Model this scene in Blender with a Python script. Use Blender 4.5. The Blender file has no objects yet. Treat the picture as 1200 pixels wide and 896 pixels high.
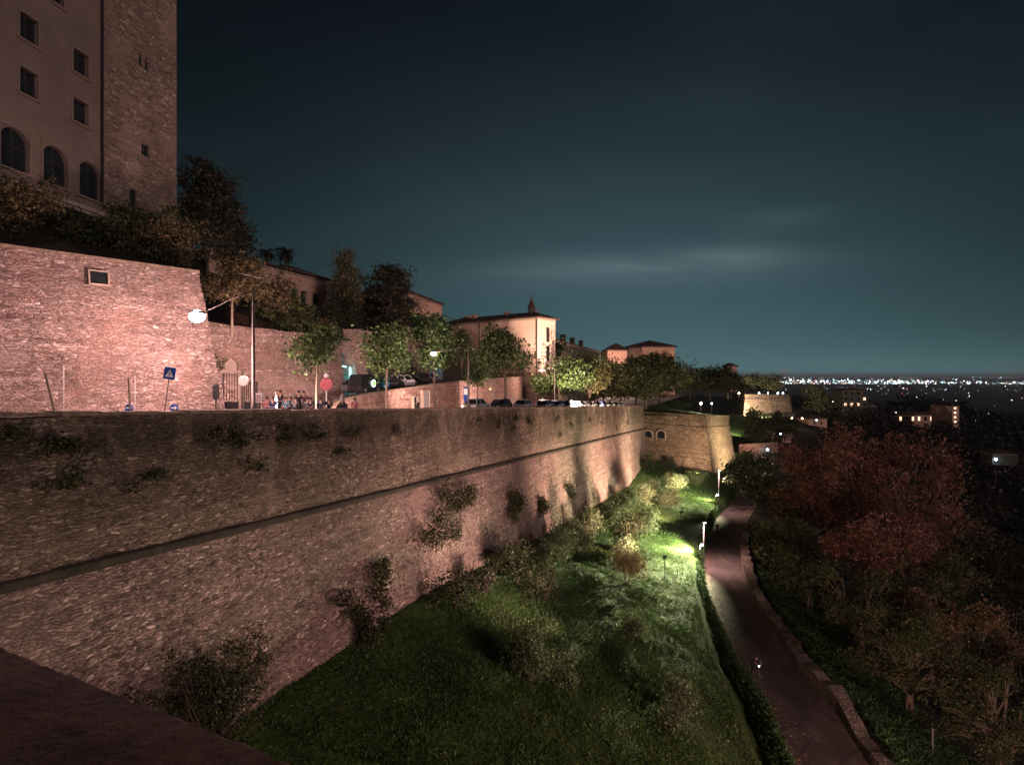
import bpy, math, random
import numpy as np
from mathutils import Vector, Matrix
HAZE = 4e-5
random.seed(7); RNG = np.random.default_rng(7)
C = bpy.context.scene.collection
SC = bpy.context.scene
F = 700.0; HY = 440.0
def P(px, py, Y): return Vector(((px-600)/F*Y, Y, -(py-HY)/F*Y))
def XY(px, Y): return ((px-600)/F*Y, Y)

# ------------------------------------------------------------------ camera
cd = bpy.data.cameras.new('camera'); cam = bpy.data.objects.new('camera', cd); C.objects.link(cam)
cd.sensor_width = 36; cd.lens = 36*F/1200; cd.shift_y = -8/1200; cd.clip_start = 0.1; cd.clip_end = 80000
cam.rotation_euler = (math.pi/2, 0, 0); SC.camera = cam
# ------------------------------------------------------------------ night sky
W = bpy.data.worlds.new('World'); SC.world = W; W.use_nodes = True
nt = W.node_tree; N = nt.nodes; L = nt.links; N.clear()
def nd(nt_, t, **kw):
    n = nt_.nodes.new(t)
    for k, v in kw.items():
        if isinstance(k, str) and hasattr(n, k): setattr(n, k, v)
    return n
def lin(r, g, b):
    def f(c):
        c /= 255.0
        return c/12.92 if c <= .04045 else ((c+.055)/1.055)**2.4
    return (f(r), f(g), f(b), 1)
class NB:
    """tiny node helper"""
    def __init__(s, tree): s.t = tree; s.N = tree.nodes; s.L = tree.links
    def new(s, t, **kw):
        n = s.N.new(t)
        for k, v in kw.items(): setattr(n, k, v)
        return n
    def setin(s, n, i, v):
        if v is None: return
        if hasattr(v, 'is_linked') or isinstance(v, bpy.types.NodeSocket): s.L.new(v, n.inputs[i])
        else: n.inputs[i].default_value = v
    def math(s, op, a, b=None, c=None, clamp=False):
        n = s.new('ShaderNodeMath', operation=op, use_clamp=clamp)
        s.setin(n, 0, a); s.setin(n, 1, b); s.setin(n, 2, c); return n.outputs[0]
    def mix(s, f, a, b, bt='MIX'):
        n = s.new('ShaderNodeMix', data_type='RGBA', blend_type=bt)
        s.setin(n, 0, f); s.setin(n, 6, a); s.setin(n, 7, b); return n.outputs[2]
    def ramp(s, f, stops):
        n = s.new('ShaderNodeValToRGB'); s.setin(n, 0, f)
        e = n.color_ramp.elements
        while len(e) < len(stops): e.new(0.5)
        for i, (p, c) in enumerate(stops):
            e[i].position = p; e[i].color = c if len(c) == 4 else (*c, 1)
        return n.outputs[0]
    def noise(s, vec, scale, detail=4, rough=.6, dist=0.0):
        n = s.new('ShaderNodeTexNoise'); s.setin(n, 'Vector', vec)
        n.inputs['Scale'].default_value = scale; n.inputs['Detail'].default_value = detail
        n.inputs['Roughness'].default_value = rough; n.inputs['Distortion'].default_value = dist
        return n.outputs[0]
    def mapping(s, vec, scale=(1,1,1), loc=(0,0,0), rot=(0,0,0)):
        n = s.new('ShaderNodeMapping'); s.setin(n, 0, vec)
        n.inputs['Scale'].default_value = scale; n.inputs['Location'].default_value = loc; n.inputs['Rotation'].default_value = rot
        return n.outputs[0]
def g1(v): return (v, v, v, 1)
b = NB(nt)
tc = b.new('ShaderNodeTexCoord'); sx = b.new('ShaderNodeSeparateXYZ'); L.new(tc.outputs['Generated'], sx.inputs[0])
X_, Y_, Z_ = sx.outputs
el = b.math('ABSOLUTE', Z_)
base = b.ramp(el, [(0, lin(46,69,73)), (.10, lin(43,64,69)), (.22, lin(37,55,60)), (.36, lin(29,42,48)), (.52, lin(20,28,36)), (1, lin(15,19,26))])
# glow of the far city, strongest toward its azimuth
dt = b.math('ADD', b.math('MULTIPLY', X_, .20), b.math('MULTIPLY', Y_, .98))
az = b.math('POWER', b.math('MAXIMUM', dt, .001), 7.0)
azf = b.math('ADD', b.math('MULTIPLY', az, 1.0), .18)
dt2 = b.math('ADD', b.math('MULTIPLY', X_, .50), b.math('MULTIPLY', Y_, .866)); az2 = b.math('POWER', b.math('MAXIMUM', dt2, .001), 9.0)
cg = b.mix(1.0, base, base)
mul = b.new('ShaderNodeVectorMath', operation='SCALE'); L.new(base, mul.inputs[0]); L.new(azf, mul.inputs[3])
hz = b.math('POWER', b.math('SUBTRACT', 1.0, el), 26.0)
hz = b.math('MULTIPLY', hz, az2)
glow = b.mix(b.math('MULTIPLY', hz, .6), mul.outputs[0], lin(80,108,112))
# thin cloud bands, placed by direction
yy = b.math('MAXIMUM', Y_, .05)
u = b.math('DIVIDE', X_, yy); v = b.math('DIVIDE', Z_, yy)
cmb = b.new('ShaderNodeCombineXYZ'); L.new(u, cmb.inputs[0]); L.new(v, cmb.inputs[1])
def band(u0, v0, wu, wv, sl, p=2.0):
    du = b.math('DIVIDE', b.math('SUBTRACT', u, u0), wu)
    dv = b.math('DIVIDE', b.math('SUBTRACT', b.math('SUBTRACT', v, v0), b.math('MULTIPLY', b.math('SUBTRACT', u, u0), sl)), wv)
    r = b.math('ADD', b.math('MULTIPLY', du, du), b.math('MULTIPLY', dv, dv))
    return b.math('POWER', 2.718, b.math('MULTIPLY', r, -1.0))
cn = b.noise(b.mapping(cmb.outputs[0], (3.2, 15, 1)), 1.0, 5, .55, .6)
cn = b.ramp(cn, [(.30, g1(.25)), (.72, g1(1))])
cl = b.math('ADD', b.math('MULTIPLY', band(.20, .178, .24, .028, .04), 1.2), b.math('MULTIPLY', band(.45, .262, .09, .018, .1), .3))
cl = b.math('ADD', cl, b.math('MULTIPLY', band(.36, .195, .09, .018, .05), .6))
cn2 = b.noise(b.mapping(cmb.outputs[0], (1.6, 5, 1), (3, 1, 0)), 1.0, 4, .5, .4)
cl = b.math('ADD', cl, b.math('MULTIPLY', b.ramp(cn2, [(.45, g1(0)), (.75, g1(1))]), .10))
cl = b.math('MULTIPLY', b.math('MULTIPLY', cl, cn), .4, clamp=True)
sky = b.mix(cl, glow, lin(92,106,112))
st_ = b.math('MAXIMUM', b.math('MULTIPLY', b.noise(tc.outputs['Generated'], 1.7, 2), .0), 0)
bg = b.new('ShaderNodeBackground'); L.new(sky, bg.inputs[0]); bg.inputs[1].default_value = 0.9
wo = b.new('ShaderNodeOutputWorld'); L.new(bg.outputs[0], wo.inputs[0])
# ------------------------------------------------------------------ added pinkish fill sun, low from behind the camera, lifts the walls
sd = bpy.data.lights.new('fill_sun', 'SUN'); sun = bpy.data.objects.new('fill_sun', sd); C.objects.link(sun)
sd.energy = 0.48; sd.angle = math.radians(12); sd.color = (1, .76, .74)
sun.rotation_euler = Vector((-.72, .62, -.24)).to_track_quat('-Z', 'Y').to_euler()
# ------------------------------------------------------------------ exposure
SC.view_settings.view_transform = 'Standard'; SC.view_settings.look = 'None'
SC.view_settings.exposure = 0.9; SC.view_settings.gamma = 1; SC.view_settings.use_curve_mapping = False
SC.render.engine = 'CYCLES'
cy = SC.cycles; cy.use_denoising = True; cy.max_bounces = 5; cy.diffuse_bounces = 2; cy.glossy_bounces = 2
cy.transmission_bounces = 3; cy.transparent_max_bounces = 6; cy.use_light_tree = True; cy.sample_clamp_indirect = 4; cy.volume_bounces = 0
try: cy.denoiser = 'OPENIMAGEDENOISE'
except Exception: pass

# ------------------------------------------------------------------ materials
MATS = {}
def mat_new(name):
    m = bpy.data.materials.new(name); m.use_nodes = True; m.node_tree.nodes.clear()
    nb = NB(m.node_tree); o = nb.new('ShaderNodeOutputMaterial'); p = nb.new('ShaderNodeBsdfPrincipled')
    nb.L.new(p.outputs[0], o.inputs[0]); MATS[name] = m
    return m, nb, p
def plain(name, col, rough=.7, metal=0, var=.25, scale=3.0, bump=0.0, spec=.4):
    m, nb, p = mat_new(name)
    t = nb.new('ShaderNodeTexCoord').outputs['Object']
    n = nb.noise(t, scale, 5, .65)
    c = nb.ramp(n, [(.25, tuple(max(0, x*(1-var)) for x in col)), (.75, tuple(min(1, x*(1+var)) for x in col))])
    nb.L.new(c, p.inputs['Base Color']); p.inputs['Roughness'].default_value = rough; p.inputs['Metallic'].default_value = metal
    p.inputs['Specular IOR Level'].default_value = spec
    if bump:
        bm_ = nb.new('ShaderNodeBump'); nb.L.new(nb.noise(t, scale*4, 4), bm_.inputs['Height']); bm_.inputs['Distance'].default_value = bump; bm_.inputs['Strength'].default_value = 1
        nb.L.new(bm_.outputs[0], p.inputs['Normal'])
    return m
def emit(name, col, s, sample=False):
    m = bpy.data.materials.new(name); m.use_nodes = True; m.node_tree.nodes.clear(); nb = NB(m.node_tree)
    e = nb.new('ShaderNodeEmission'); e.inputs[0].default_value = (*col, 1); e.inputs[1].default_value = s
    o = nb.new('ShaderNodeOutputMaterial'); nb.L.new(e.outputs[0], o.inputs[0])
    if not sample: m.cycles.emission_sampling = 'NONE'
    MATS[name] = m; return m
def stone(name, dark, mid, light, mortar, cell=(2.2, 2.2, 5.5), bump=.06, stain=(.02,.02,.014), stain_amt=.5, stain_lo=.5, topstain=0.0, lower=None, patch=None, streak=.0, contrast=1.0):
    """rubble masonry in metres: flattened random stones, recessed mortar, weather stains"""
    m, nb, p = mat_new(name)
    t = nb.new('ShaderNodeTexCoord').outputs['Object']
    dn = nb.new('ShaderNodeTexNoise'); nb.L.new(t, dn.inputs['Vector']); dn.inputs['Scale'].default_value = 1.1; dn.inputs['Detail'].default_value = 3
    off = nb.new('ShaderNodeVectorMath', operation='MULTIPLY_ADD'); nb.L.new(dn.outputs[1], off.inputs[0]); off.inputs[1].default_value = (.9, .9, .34); nb.L.new(t, off.inputs[2])
    mp = nb.mapping(off.outputs[0], cell)
    vo = nb.new('ShaderNodeTexVoronoi', feature='F1'); nb.L.new(mp, vo.inputs['Vector']); vo.inputs['Scale'].default_value = 1
    ve = nb.new('ShaderNodeTexVoronoi', feature='DISTANCE_TO_EDGE'); nb.L.new(mp, ve.inputs['Vector']); ve.inputs['Scale'].default_value = 1
    sp = nb.new('ShaderNodeSeparateColor'); nb.L.new(vo.outputs['Color'], sp.inputs[0])
    c = nb.ramp(sp.outputs[0], [(.0, dark), (.35, mid), (.7, tuple(x*.75 for x in mid)), (.85, mid), (1.0, light)])
    v2 = nb.new('ShaderNodeTexVoronoi', feature='F1'); nb.L.new(nb.mapping(off.outputs[0], tuple(x*2.1 for x in cell), (7, 3, 1)), v2.inputs['Vector']); v2.inputs['Scale'].default_value = 1
    s2_ = nb.new('ShaderNodeSeparateColor'); nb.L.new(v2.outputs['Color'], s2_.inputs[0])
    c = nb.mix(.62, c, nb.ramp(s2_.outputs[1], [(0, g1(.35)), (.5, g1(.95)), (.86, g1(1.25)), (1, g1(2.0))]), 'MULTIPLY')
    fine = nb.noise(nb.mapping(t, (1, 1, 2.4)), 6, 7, .8)
    c = nb.mix(.75, c, nb.ramp(fine, [(.33, g1(.35)), (.5, g1(1)), (.68, g1(1.75))]), 'MULTIPLY')
    crs = nb.noise(nb.mapping(t, (.10, .10, 3.1), (3, 1, 9)), 1.0, 4, .6); c = nb.mix(.6, c, nb.ramp(crs, [(.35, g1(.55)), (.5, g1(1)), (.65, g1(1.45))]), 'MULTIPLY')
    rp_ = nb.noise(nb.mapping(t, (1, 1, 1.6), (13, 5, 3)), .21, 3, .5); c = nb.mix(nb.ramp(rp_, [(.56, g1(0)), (.60, g1(.45))]), c, tuple(min(1, x*1.35) for x in mid)+(1,))
    big = nb.noise(t, .16, 5, .6, .3)
    c = nb.mix(nb.ramp(big, [(.35, g1(.55)), (.65, g1(0))]), c, tuple(x*.45 for x in mid)+(1,))
    if patch:
        pn = nb.noise(nb.mapping(t, (1,1,1), (31,7,3)), .3, 4, .6, .4)
        c = nb.mix(nb.ramp(pn, [(.52, g1(0)), (.66, g1(.7))]), c, (*patch, 1))
    at = nb.new('ShaderNodeAttribute', attribute_name='hgt')
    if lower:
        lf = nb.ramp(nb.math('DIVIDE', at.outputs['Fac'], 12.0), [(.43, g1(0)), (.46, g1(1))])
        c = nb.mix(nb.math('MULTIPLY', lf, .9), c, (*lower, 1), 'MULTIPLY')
    edge = nb.ramp(ve.outputs['Distance'], [(.0, g1(1)), (.13, g1(0))])
    c = nb.mix(nb.math('MULTIPLY', edge, (.34)*contrast), c, (*mortar, 1))
    # weather stains and creeping moss
    s1 = nb.noise(nb.mapping(t, (1, 1, .8), (5, 9, 2)), .33, 8, .72, .5)
    sf = nb.ramp(s1, [(stain_lo, g1(0)), (stain_lo+.14, g1(stain_amt))])
    if streak:
        s2 = nb.noise(nb.mapping(t, (1.3, 1.3, .14), (2, 4, 0)), 1.0, 5, .6)
        sf = nb.math('MAXIMUM', sf, nb.ramp(s2, [(.52, g1(0)), (.75, g1(streak))]))
    if topstain:
        tf = nb.ramp(nb.math('DIVIDE', at.outputs['Fac'], 6.0), [(0, g1(.75)), (.15, g1(1)), (.5, g1(.55)), (.85, g1(.0))])
        s3 = nb.noise(nb.mapping(t, (1, 1, .55), (1, 3, 8)), .42, 8, .75, .6)
        s3 = nb.ramp(s3, [(.34, g1(0)), (.54, g1(1))])
        sf = nb.math('MAXIMUM', sf, nb.math('MULTIPLY', nb.math('MULTIPLY', s3, tf), topstain))
    c = nb.mix(sf, c, (*stain, 1))
    nb.L.new(c, p.inputs['Base Color']); p.inputs['Roughness'].default_value = .92; p.inputs['Specular IOR Level'].default_value = .2
    h = nb.math('ADD', nb.math('MULTIPLY', nb.ramp(ve.outputs['Distance'], [(0, g1(0)), (.16, g1(1))]), .55), nb.math('ADD', nb.math('MULTIPLY', sp.outputs[1], .5), nb.math('MULTIPLY', fine, .5)))
    bp = nb.new('ShaderNodeBump'); nb.L.new(h, bp.inputs['Height']); bp.inputs['Distance'].default_value = bump*1.6; bp.inputs['Strength'].default_value = 1
    nb.L.new(bp.outputs[0], p.inputs['Normal'])
    return m
def leafm(name, c1, c2, c3=None, trans=.25, rough=.6, spec=.3):
    m, nb, p = mat_new(name)
    g = nb.new('ShaderNodeNewGeometry')
    stops = [(0, c1), (.55, c2)] + ([(.92, c3)] if c3 else [])
    c = nb.ramp(g.outputs['Random Per Island'], stops + [(1, c3 or c2)])
    t = nb.new('ShaderNodeTexCoord').outputs['Object']
    n = nb.noise(t, .55, 3)
    c = nb.mix(.6, c, nb.ramp(n, [(.35, g1(.35)), (.7, g1(1))]), 'MULTIPLY')
    nb.L.new(c, p.inputs['Base Color']); p.inputs['Roughness'].default_value = rough; p.inputs['Specular IOR Level'].default_value = spec
    if trans:
        tr = nb.new('ShaderNodeBsdfTranslucent'); nb.L.new(c, tr.inputs[0])
        mx = nb.new('ShaderNodeMixShader'); mx.inputs[0].default_value = trans
        nb.L.new(p.outputs[0], mx.inputs[1]); nb.L.new(tr.outputs[0], mx.inputs[2])
        o = [n for n in nb.N if n.type == 'OUTPUT_MATERIAL'][0]; nb.L.new(mx.outputs[0], o.inputs[0])
    return m

M = {}
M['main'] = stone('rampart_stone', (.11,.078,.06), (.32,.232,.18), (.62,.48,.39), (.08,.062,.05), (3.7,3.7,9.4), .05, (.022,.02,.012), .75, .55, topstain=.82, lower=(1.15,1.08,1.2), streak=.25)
M['bast'] = stone('bastion_stone', (.10,.075,.05), (.25,.19,.125), (.42,.33,.24), (.06,.045,.03), (1.7,1.7,4.0), .07, (.03,.025,.015), .5, .56, topstain=.7, streak=.3)
M['upper'] = stone('retaining_stone', (.19,.12,.105), (.36,.255,.225), (.56,.45,.41), (.10,.055,.045), (3.1,3.1,7.4), .07, (.07,.04,.025), .55, .56, patch=(.28,.17,.14), streak=.12)
M['ramp'] = stone('ramp_stone', (.18,.10,.08), (.40,.27,.22), (.66,.50,.42), (.12,.07,.055), (3.2,3.2,6.0), .07, (.05,.035,.02), .5, .57, patch=(.25,.11,.07))
M['tower'] = stone('tower_stone', (.15,.105,.085), (.32,.235,.19), (.52,.41,.34), (.16,.115,.09), (2.4,2.4,6.4), .06, (.07,.04,.03), .5, .55)
M['verge'] = stone('verge_stone', (.09,.062,.054), (.22,.165,.14), (.38,.30,.27), (.05,.035,.03), (3.5,3.5,5.0), .09, (.03,.03,.015), .6, .5)
M['coping'] = plain('coping_stone', (.17,.12,.09), .9, var=.6, scale=4, bump=.03)
M['coping_dark'] = plain('weathered_shaded_course', (.045,.035,.026), .9, var=.6, scale=2, bump=.03)  # string course: weathering and its shadow line both put into the dark colour
M['scar'] = plain('mortar_repair', (.36,.29,.26), .95, var=.45, scale=1.6, bump=.04)
M['fore'] = plain('foreground_stone', (.10,.045,.032), .95, var=.6, scale=7, bump=.02)
M['plaster'] = plain('aged_plaster', (.15,.11,.095), .9, var=.22, scale=.5, bump=.004)
M['cream'] = plain('cream_plaster', (.60,.44,.36), .9, var=.12, scale=.35, bump=.003)
M['pinkp'] = plain('pink_plaster', (.48,.29,.22), .9, var=.2, scale=.4)
M['darkp'] = plain('dark_plaster', (.08,.075,.055), .9, var=.3, scale=.4)
M['trim'] = plain('stone_trim', (.30,.23,.18), .85, var=.2, scale=3)
M['surr'] = plain('window_surround', (.17,.125,.105), .85, var=.2, scale=3)
M['roof'] = plain('roof_tile', (.075,.04,.03), .9, var=.4, scale=2.5, bump=.05)
M['glass'] = plain('dark_glass', (.012,.015,.018), .15, var=.2, spec=.5)
M['shut'] = plain('dark_shutter', (.03,.028,.03), .6, var=.2)
M['iron'] = plain('dark_iron', (.03,.027,.028), .45, metal=.6, var=.2)
M['post'] = plain('post_paint', (.10,.075,.075), .6, metal=.2, var=.1)
M['galv'] = plain('galvanised', (.42,.40,.39), .4, metal=.6, var=.1)
M['white'] = plain('white_paint', (.75,.75,.74), .5, var=.05)
M['blue'] = plain('sign_blue', (.01,.06,.28), .4, var=.05)
M['red'] = plain('sign_red', (.42,.09,.12), .6, var=.5, scale=5)
M['bark'] = plain('bark', (.07,.052,.038), .95, var=.4, scale=6, bump=.03)
M['barkl'] = plain('bark_pale', (.20,.15,.11), .95, var=.4, scale=6, bump=.03)
M['asphalt'] = plain('asphalt', (.075,.062,.062), .8, var=.35, scale=.5, bump=.01)
def asphalt_mat():
    m, nb, p = mat_new('worn_asphalt'); t = nb.new('ShaderNodeTexCoord').outputs['Object']
    a_ = nb.noise(nb.mapping(t, (1, .22, 1), (0,0,0), (0, 0, .25)), .9, 6, .65); c = nb.ramp(a_, [(.3, (.055,.042,.042, 1)), (.55, (.10,.078,.077, 1)), (.75, (.155,.125,.12, 1))])
    pt = nb.noise(t, .22, 3, .5); c = nb.mix(nb.ramp(pt, [(.50, g1(0)), (.53, g1(.55))]), c, (.055,.044,.044, 1))
    v = nb.new('ShaderNodeTexVoronoi', feature='DISTANCE_TO_EDGE'); nb.L.new(nb.mapping(t, (.35, .28, .3)), v.inputs['Vector']); v.inputs['Scale'].default_value = 1
    c = nb.mix(nb.ramp(v.outputs['Distance'], [(0, g1(.7)), (.018, g1(0))]), c, (.012,.01,.01, 1))
    f = nb.noise(t, 14, 4, .7); c = nb.mix(.6, c, nb.ramp(f, [(.3, g1(.6)), (.7, g1(1.3))]), 'MULTIPLY')
    nb.L.new(c, p.inputs['Base Color']); p.inputs['Roughness'].default_value = .85; p.inputs['Specular IOR Level'].default_value = .25
    bp = nb.new('ShaderNodeBump'); nb.L.new(f, bp.inputs['Height']); bp.inputs['Distance'].default_value = .03; nb.L.new(bp.outputs[0], p.inputs['Normal']); return m
M['asphalt'] = asphalt_mat()
M['street'] = plain('street_asphalt', (.10,.085,.08), .8, var=.3, scale=.6)
M['soil'] = plain('soil', (.045,.04,.025), 1, var=.5, scale=.5, bump=.08)
M['rubber'] = plain('rubber', (.015,.015,.015), .8)
M['skin'] = plain('skin', (.30,.17,.13), .6, var=.05)
M['hair'] = plain('hair', (.03,.02,.015), .7)
M['lampbody'] = plain('lamp_body', (.10,.10,.10), .4, metal=.7)
for k, c in dict(navy=(.02,.03,.07), pale=(.30,.27,.27), pink=(.26,.09,.12), grey=(.15,.15,.16), teal=(.05,.14,.18), black=(.015,.015,.018), jean=(.05,.08,.16)).items():
    M['cl_'+k] = plain('cloth_'+k, c, .9, var=.1)
for k, c in dict(white=(.36,.36,.37), silver=(.35,.35,.37), black=(.02,.02,.024), red=(.30,.03,.03), blue=(.03,.05,.14), grey=(.12,.12,.13)).items():
    M['car_'+k] = plain('car_paint_'+k, c, .25, metal=.2, var=.03, spec=.6)
M['bulb_pink'] = emit('lamp_glow_warm', (1.0, .80, .70), 120)
M['bulb_white'] = emit('lamp_glow_white', (.75, .88, 1.0), 22)
M['bulb_warm'] = emit('lamp_glow_amber', (1.0, .72, .42), 14)
M['bulb_blue'] = emit('lamp_glow_blue', (.45, .75, 1.0), 14)
M['winlit'] = emit('window_glow', (1.0, .62, .42), 1.2)
M['cyan'] = emit('cyan_tube_light', (.25, .9, 1.0), 5)
M['screen'] = emit('green_sign_light', (.35, .85, .12), 1.1)
M['screenw'] = emit('white_sign_light', (.75, .95, 1.0), 1.6)
M['leaf_street'] = leafm('street_leaf', (.020,.045,.013), (.048,.088,.022), (.11,.165,.055), .15)
M['leaf_dark'] = leafm('dark_leaf', (.02,.032,.012), (.05,.065,.022), (.10,.10,.035))
M['leaf_yel'] = leafm('yellow_leaf', (.035,.045,.014), (.09,.095,.026), (.17,.16,.05))
M['leaf_shrub'] = leafm('terrace_leaf', (.05,.04,.02), (.11,.085,.04), (.20,.15,.075))
M['leaf_conif'] = leafm('conifer_leaf', (.014,.017,.011), (.033,.032,.018), (.06,.05,.028), 0)
M['leaf_cyp'] = leafm('cypress_leaf', (.03,.03,.012), (.065,.055,.02), (.09,.075,.03), 0)
M['leaf_red'] = leafm('red_leaf', (.15,.065,.045), (.33,.14,.10), (.62,.32,.25), .2)
M['leaf_brown'] = leafm('brown_leaf', (.12,.09,.045), (.24,.17,.08), (.42,.27,.15), .2)
M['leaf_slope'] = leafm('slope_green_leaf', (.04,.06,.022), (.085,.11,.035), (.20,.18,.07), .2)
M['leaf_mag'] = leafm('glossy_leaf', (.025,.04,.015), (.055,.085,.028), (.10,.13,.045), 0, .28, .7)
M['leaf_olive'] = leafm('olive_leaf', (.05,.07,.032), (.115,.145,.065), (.25,.28,.14), .25)
M['leaf_ivy'] = leafm('ivy_leaf', (.014,.036,.010), (.034,.075,.018), (.075,.14,.034), .15)
M['leaf_grass'] = leafm('grass_blade', (.020,.045,.010), (.050,.105,.020), (.11,.19,.04), .3)
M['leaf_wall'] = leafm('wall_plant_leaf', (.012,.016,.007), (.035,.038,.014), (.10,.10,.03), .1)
M['dry'] = leafm('dry_twig_leaf', (.02,.016,.012), (.045,.036,.026), (.09,.07,.05), .1)

# ground cover material
def ground_mat(name, a, b_, c_, sc=.5):
    m, nb, p = mat_new(name)
    t = nb.new('ShaderNodeTexCoord').outputs['Object']
    n = nb.noise(t, sc, 7, .72); n2 = nb.noise(t, sc*9, 4, .7)
    c = nb.ramp(n, [(.3, a), (.52, b_), (.75, c_)])
    c = nb.mix(.7, c, nb.ramp(n2, [(.3, g1(.35)), (.7, g1(1.0))]), 'MULTIPLY')
    nb.L.new(c, p.inputs['Base Color']); p.inputs['Roughness'].default_value = .95; p.inputs['Specular IOR Level'].default_value = .15
    bp = nb.new('ShaderNodeBump'); nb.L.new(nb.math('ADD', n, n2), bp.inputs['Height']); bp.inputs['Distance'].default_value = .35; bp.inputs['Strength'].default_value = .9
    nb.L.new(bp.outputs[0], p.inputs['Normal'])
    return m
M['meadow'] = ground_mat('meadow_ground', (.030,.030,.012), (.042,.080,.018), (.10,.14,.035), .32)
M['wood'] = ground_mat('woodland_ground', (.012,.011,.009), (.02,.018,.012), (.035,.028,.018), .15)
M['plain'] = ground_mat('plain_ground', (.012,.014,.014), (.022,.025,.025), (.035,.04,.04), .002)
M['forest'] = leafm('forest_leaf', (.007,.007,.006), (.014,.012,.010), (.022,.018,.013), 0)

# ------------------------------------------------------------------ object helpers
def tagit(o, label=None, cat=None, group=None, kind=None):
    if label: o['label'] = label
    if cat: o['category'] = cat
    if group: o['group'] = group
    if kind: o['kind'] = kind
    return o
def empty(name, loc=(0,0,0), rz=0, label=None, cat=None, group=None):
    o = bpy.data.objects.new(name, None); C.objects.link(o); o.location = loc; o.rotation_euler = (0,0,rz); o.empty_display_size = .2
    return tagit(o, label, cat, group)
def mk(name, V, Fc, mat, parent=None, smooth=False, attr=None):
    me = bpy.data.meshes.new(name); me.from_pydata([tuple(v) for v in V], [], Fc); me.materials.append(mat)
    if smooth: me.polygons.foreach_set('use_smooth', [True]*len(me.polygons))
    if attr is not None:
        a = me.attributes.new('hgt', 'FLOAT', 'POINT'); a.data.foreach_set('value', attr)
    me.update(); o = bpy.data.objects.new(name, me); C.objects.link(o); o.parent = parent
    return o
class MB:
    def __init__(s): s.V = []; s.F = []
    def add(s, V, Fc):
        n = len(s.V); s.V += [tuple(v) for v in V]; s.F += [tuple(i+n for i in f) for f in Fc]; return s
    def box(s, x0, x1, y0, y1, z0, z1, bev=0):
        V = [(x0,y0,z0),(x1,y0,z0),(x1,y1,z0),(x0,y1,z0),(x0,y0,z1),(x1,y0,z1),(x1,y1,z1),(x0,y1,z1)]
        return s.add(V, [(0,3,2,1),(4,5,6,7),(0,1,5,4),(1,2,6,5),(2,3,7,6),(3,0,4,7)])
    def tube(s, pts, rad, n=8, cap=True):
        pts = [Vector(p) for p in pts]; rad = rad if isinstance(rad, (list, tuple)) else [rad]*len(pts)
        V = []; Fc = []
        for i, p in enumerate(pts):
            d = (pts[min(i+1, len(pts)-1)]-pts[max(i-1, 0)])
            d = d.normalized() if d.length > 1e-9 else Vector((0,0,1))
            a = d.cross(Vector((0,0,1))) if abs(d.z) < .95 else d.cross(Vector((1,0,0)))
            a.normalize(); c = d.cross(a)
            for k in range(n):
                t = 2*math.pi*k/n; V.append(p+(a*math.cos(t)+c*math.sin(t))*rad[i])
        for i in range(len(pts)-1):
            for k in range(n):
                Fc.append((i*n+k, i*n+(k+1) % n, (i+1)*n+(k+1) % n, (i+1)*n+k))
        if cap: Fc.append(tuple(range(n))[::-1]); Fc.append(tuple((len(pts)-1)*n+k for k in range(n)))
        return s.add(V, Fc)
    def lathe(s, c, prof, n=16, axis='z'):
        V = []; Fc = []
        for (r, h) in prof:
            for k in range(n):
                t = 2*math.pi*k/n
                if axis == 'z': V.append((c[0]+r*math.cos(t), c[1]+r*math.sin(t), c[2]+h))
                elif axis == 'y': V.append((c[0]+r*math.cos(t), c[1]+h, c[2]+r*math.sin(t)))
                else: V.append((c[0]+h, c[1]+r*math.cos(t), c[2]+r*math.sin(t)))
        for i in range(len(prof)-1):
            for k in range(n): Fc.append((i*n+k, i*n+(k+1) % n, (i+1)*n+(k+1) % n, (i+1)*n+k))
        Fc.append(tuple(range(n))[::-1]); Fc.append(tuple((len(prof)-1)*n+k for k in range(n)))
        return s.add(V, Fc)
    def ball(s, c, r, n=10, m=6, sc=(1,1,1)):
        prof = [(max(.001, math.sin(math.pi*i/m))*r, -math.cos(math.pi*i/m)*r) for i in range(m+1)]
        k = len(s.V); s.lathe((0,0,0), prof, n)
        s.V[k:] = [(v[0]*sc[0]+c[0], v[1]*sc[1]+c[1], v[2]*sc[2]+c[2]) for v in s.V[k:]]
        return s
    def prism(s, poly, y0, y1):
        """polygon in x,z extruded along y"""
        n = len(poly); V = [(x, y0, z) for x, z in poly]+[(x, y1, z) for x, z in poly]
        return s.add(V, [tuple(range(n)), tuple(range(2*n-1, n-1, -1))]+[(i, i+n, (i+1) % n+n, (i+1) % n) for i in range(n)])
    def build(s, name, mat, parent=None, smooth=False): return mk(name, s.V, s.F, mat, parent, smooth)
def kids(o): return [c for c in bpy.data.objects if c.parent == o]
def copy_tree(o, parent=None, cache={}):
    c = o.copy(); C.objects.link(c); c.parent = parent
    for ch in list(o.children): copy_tree(ch, c)
    return c

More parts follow.
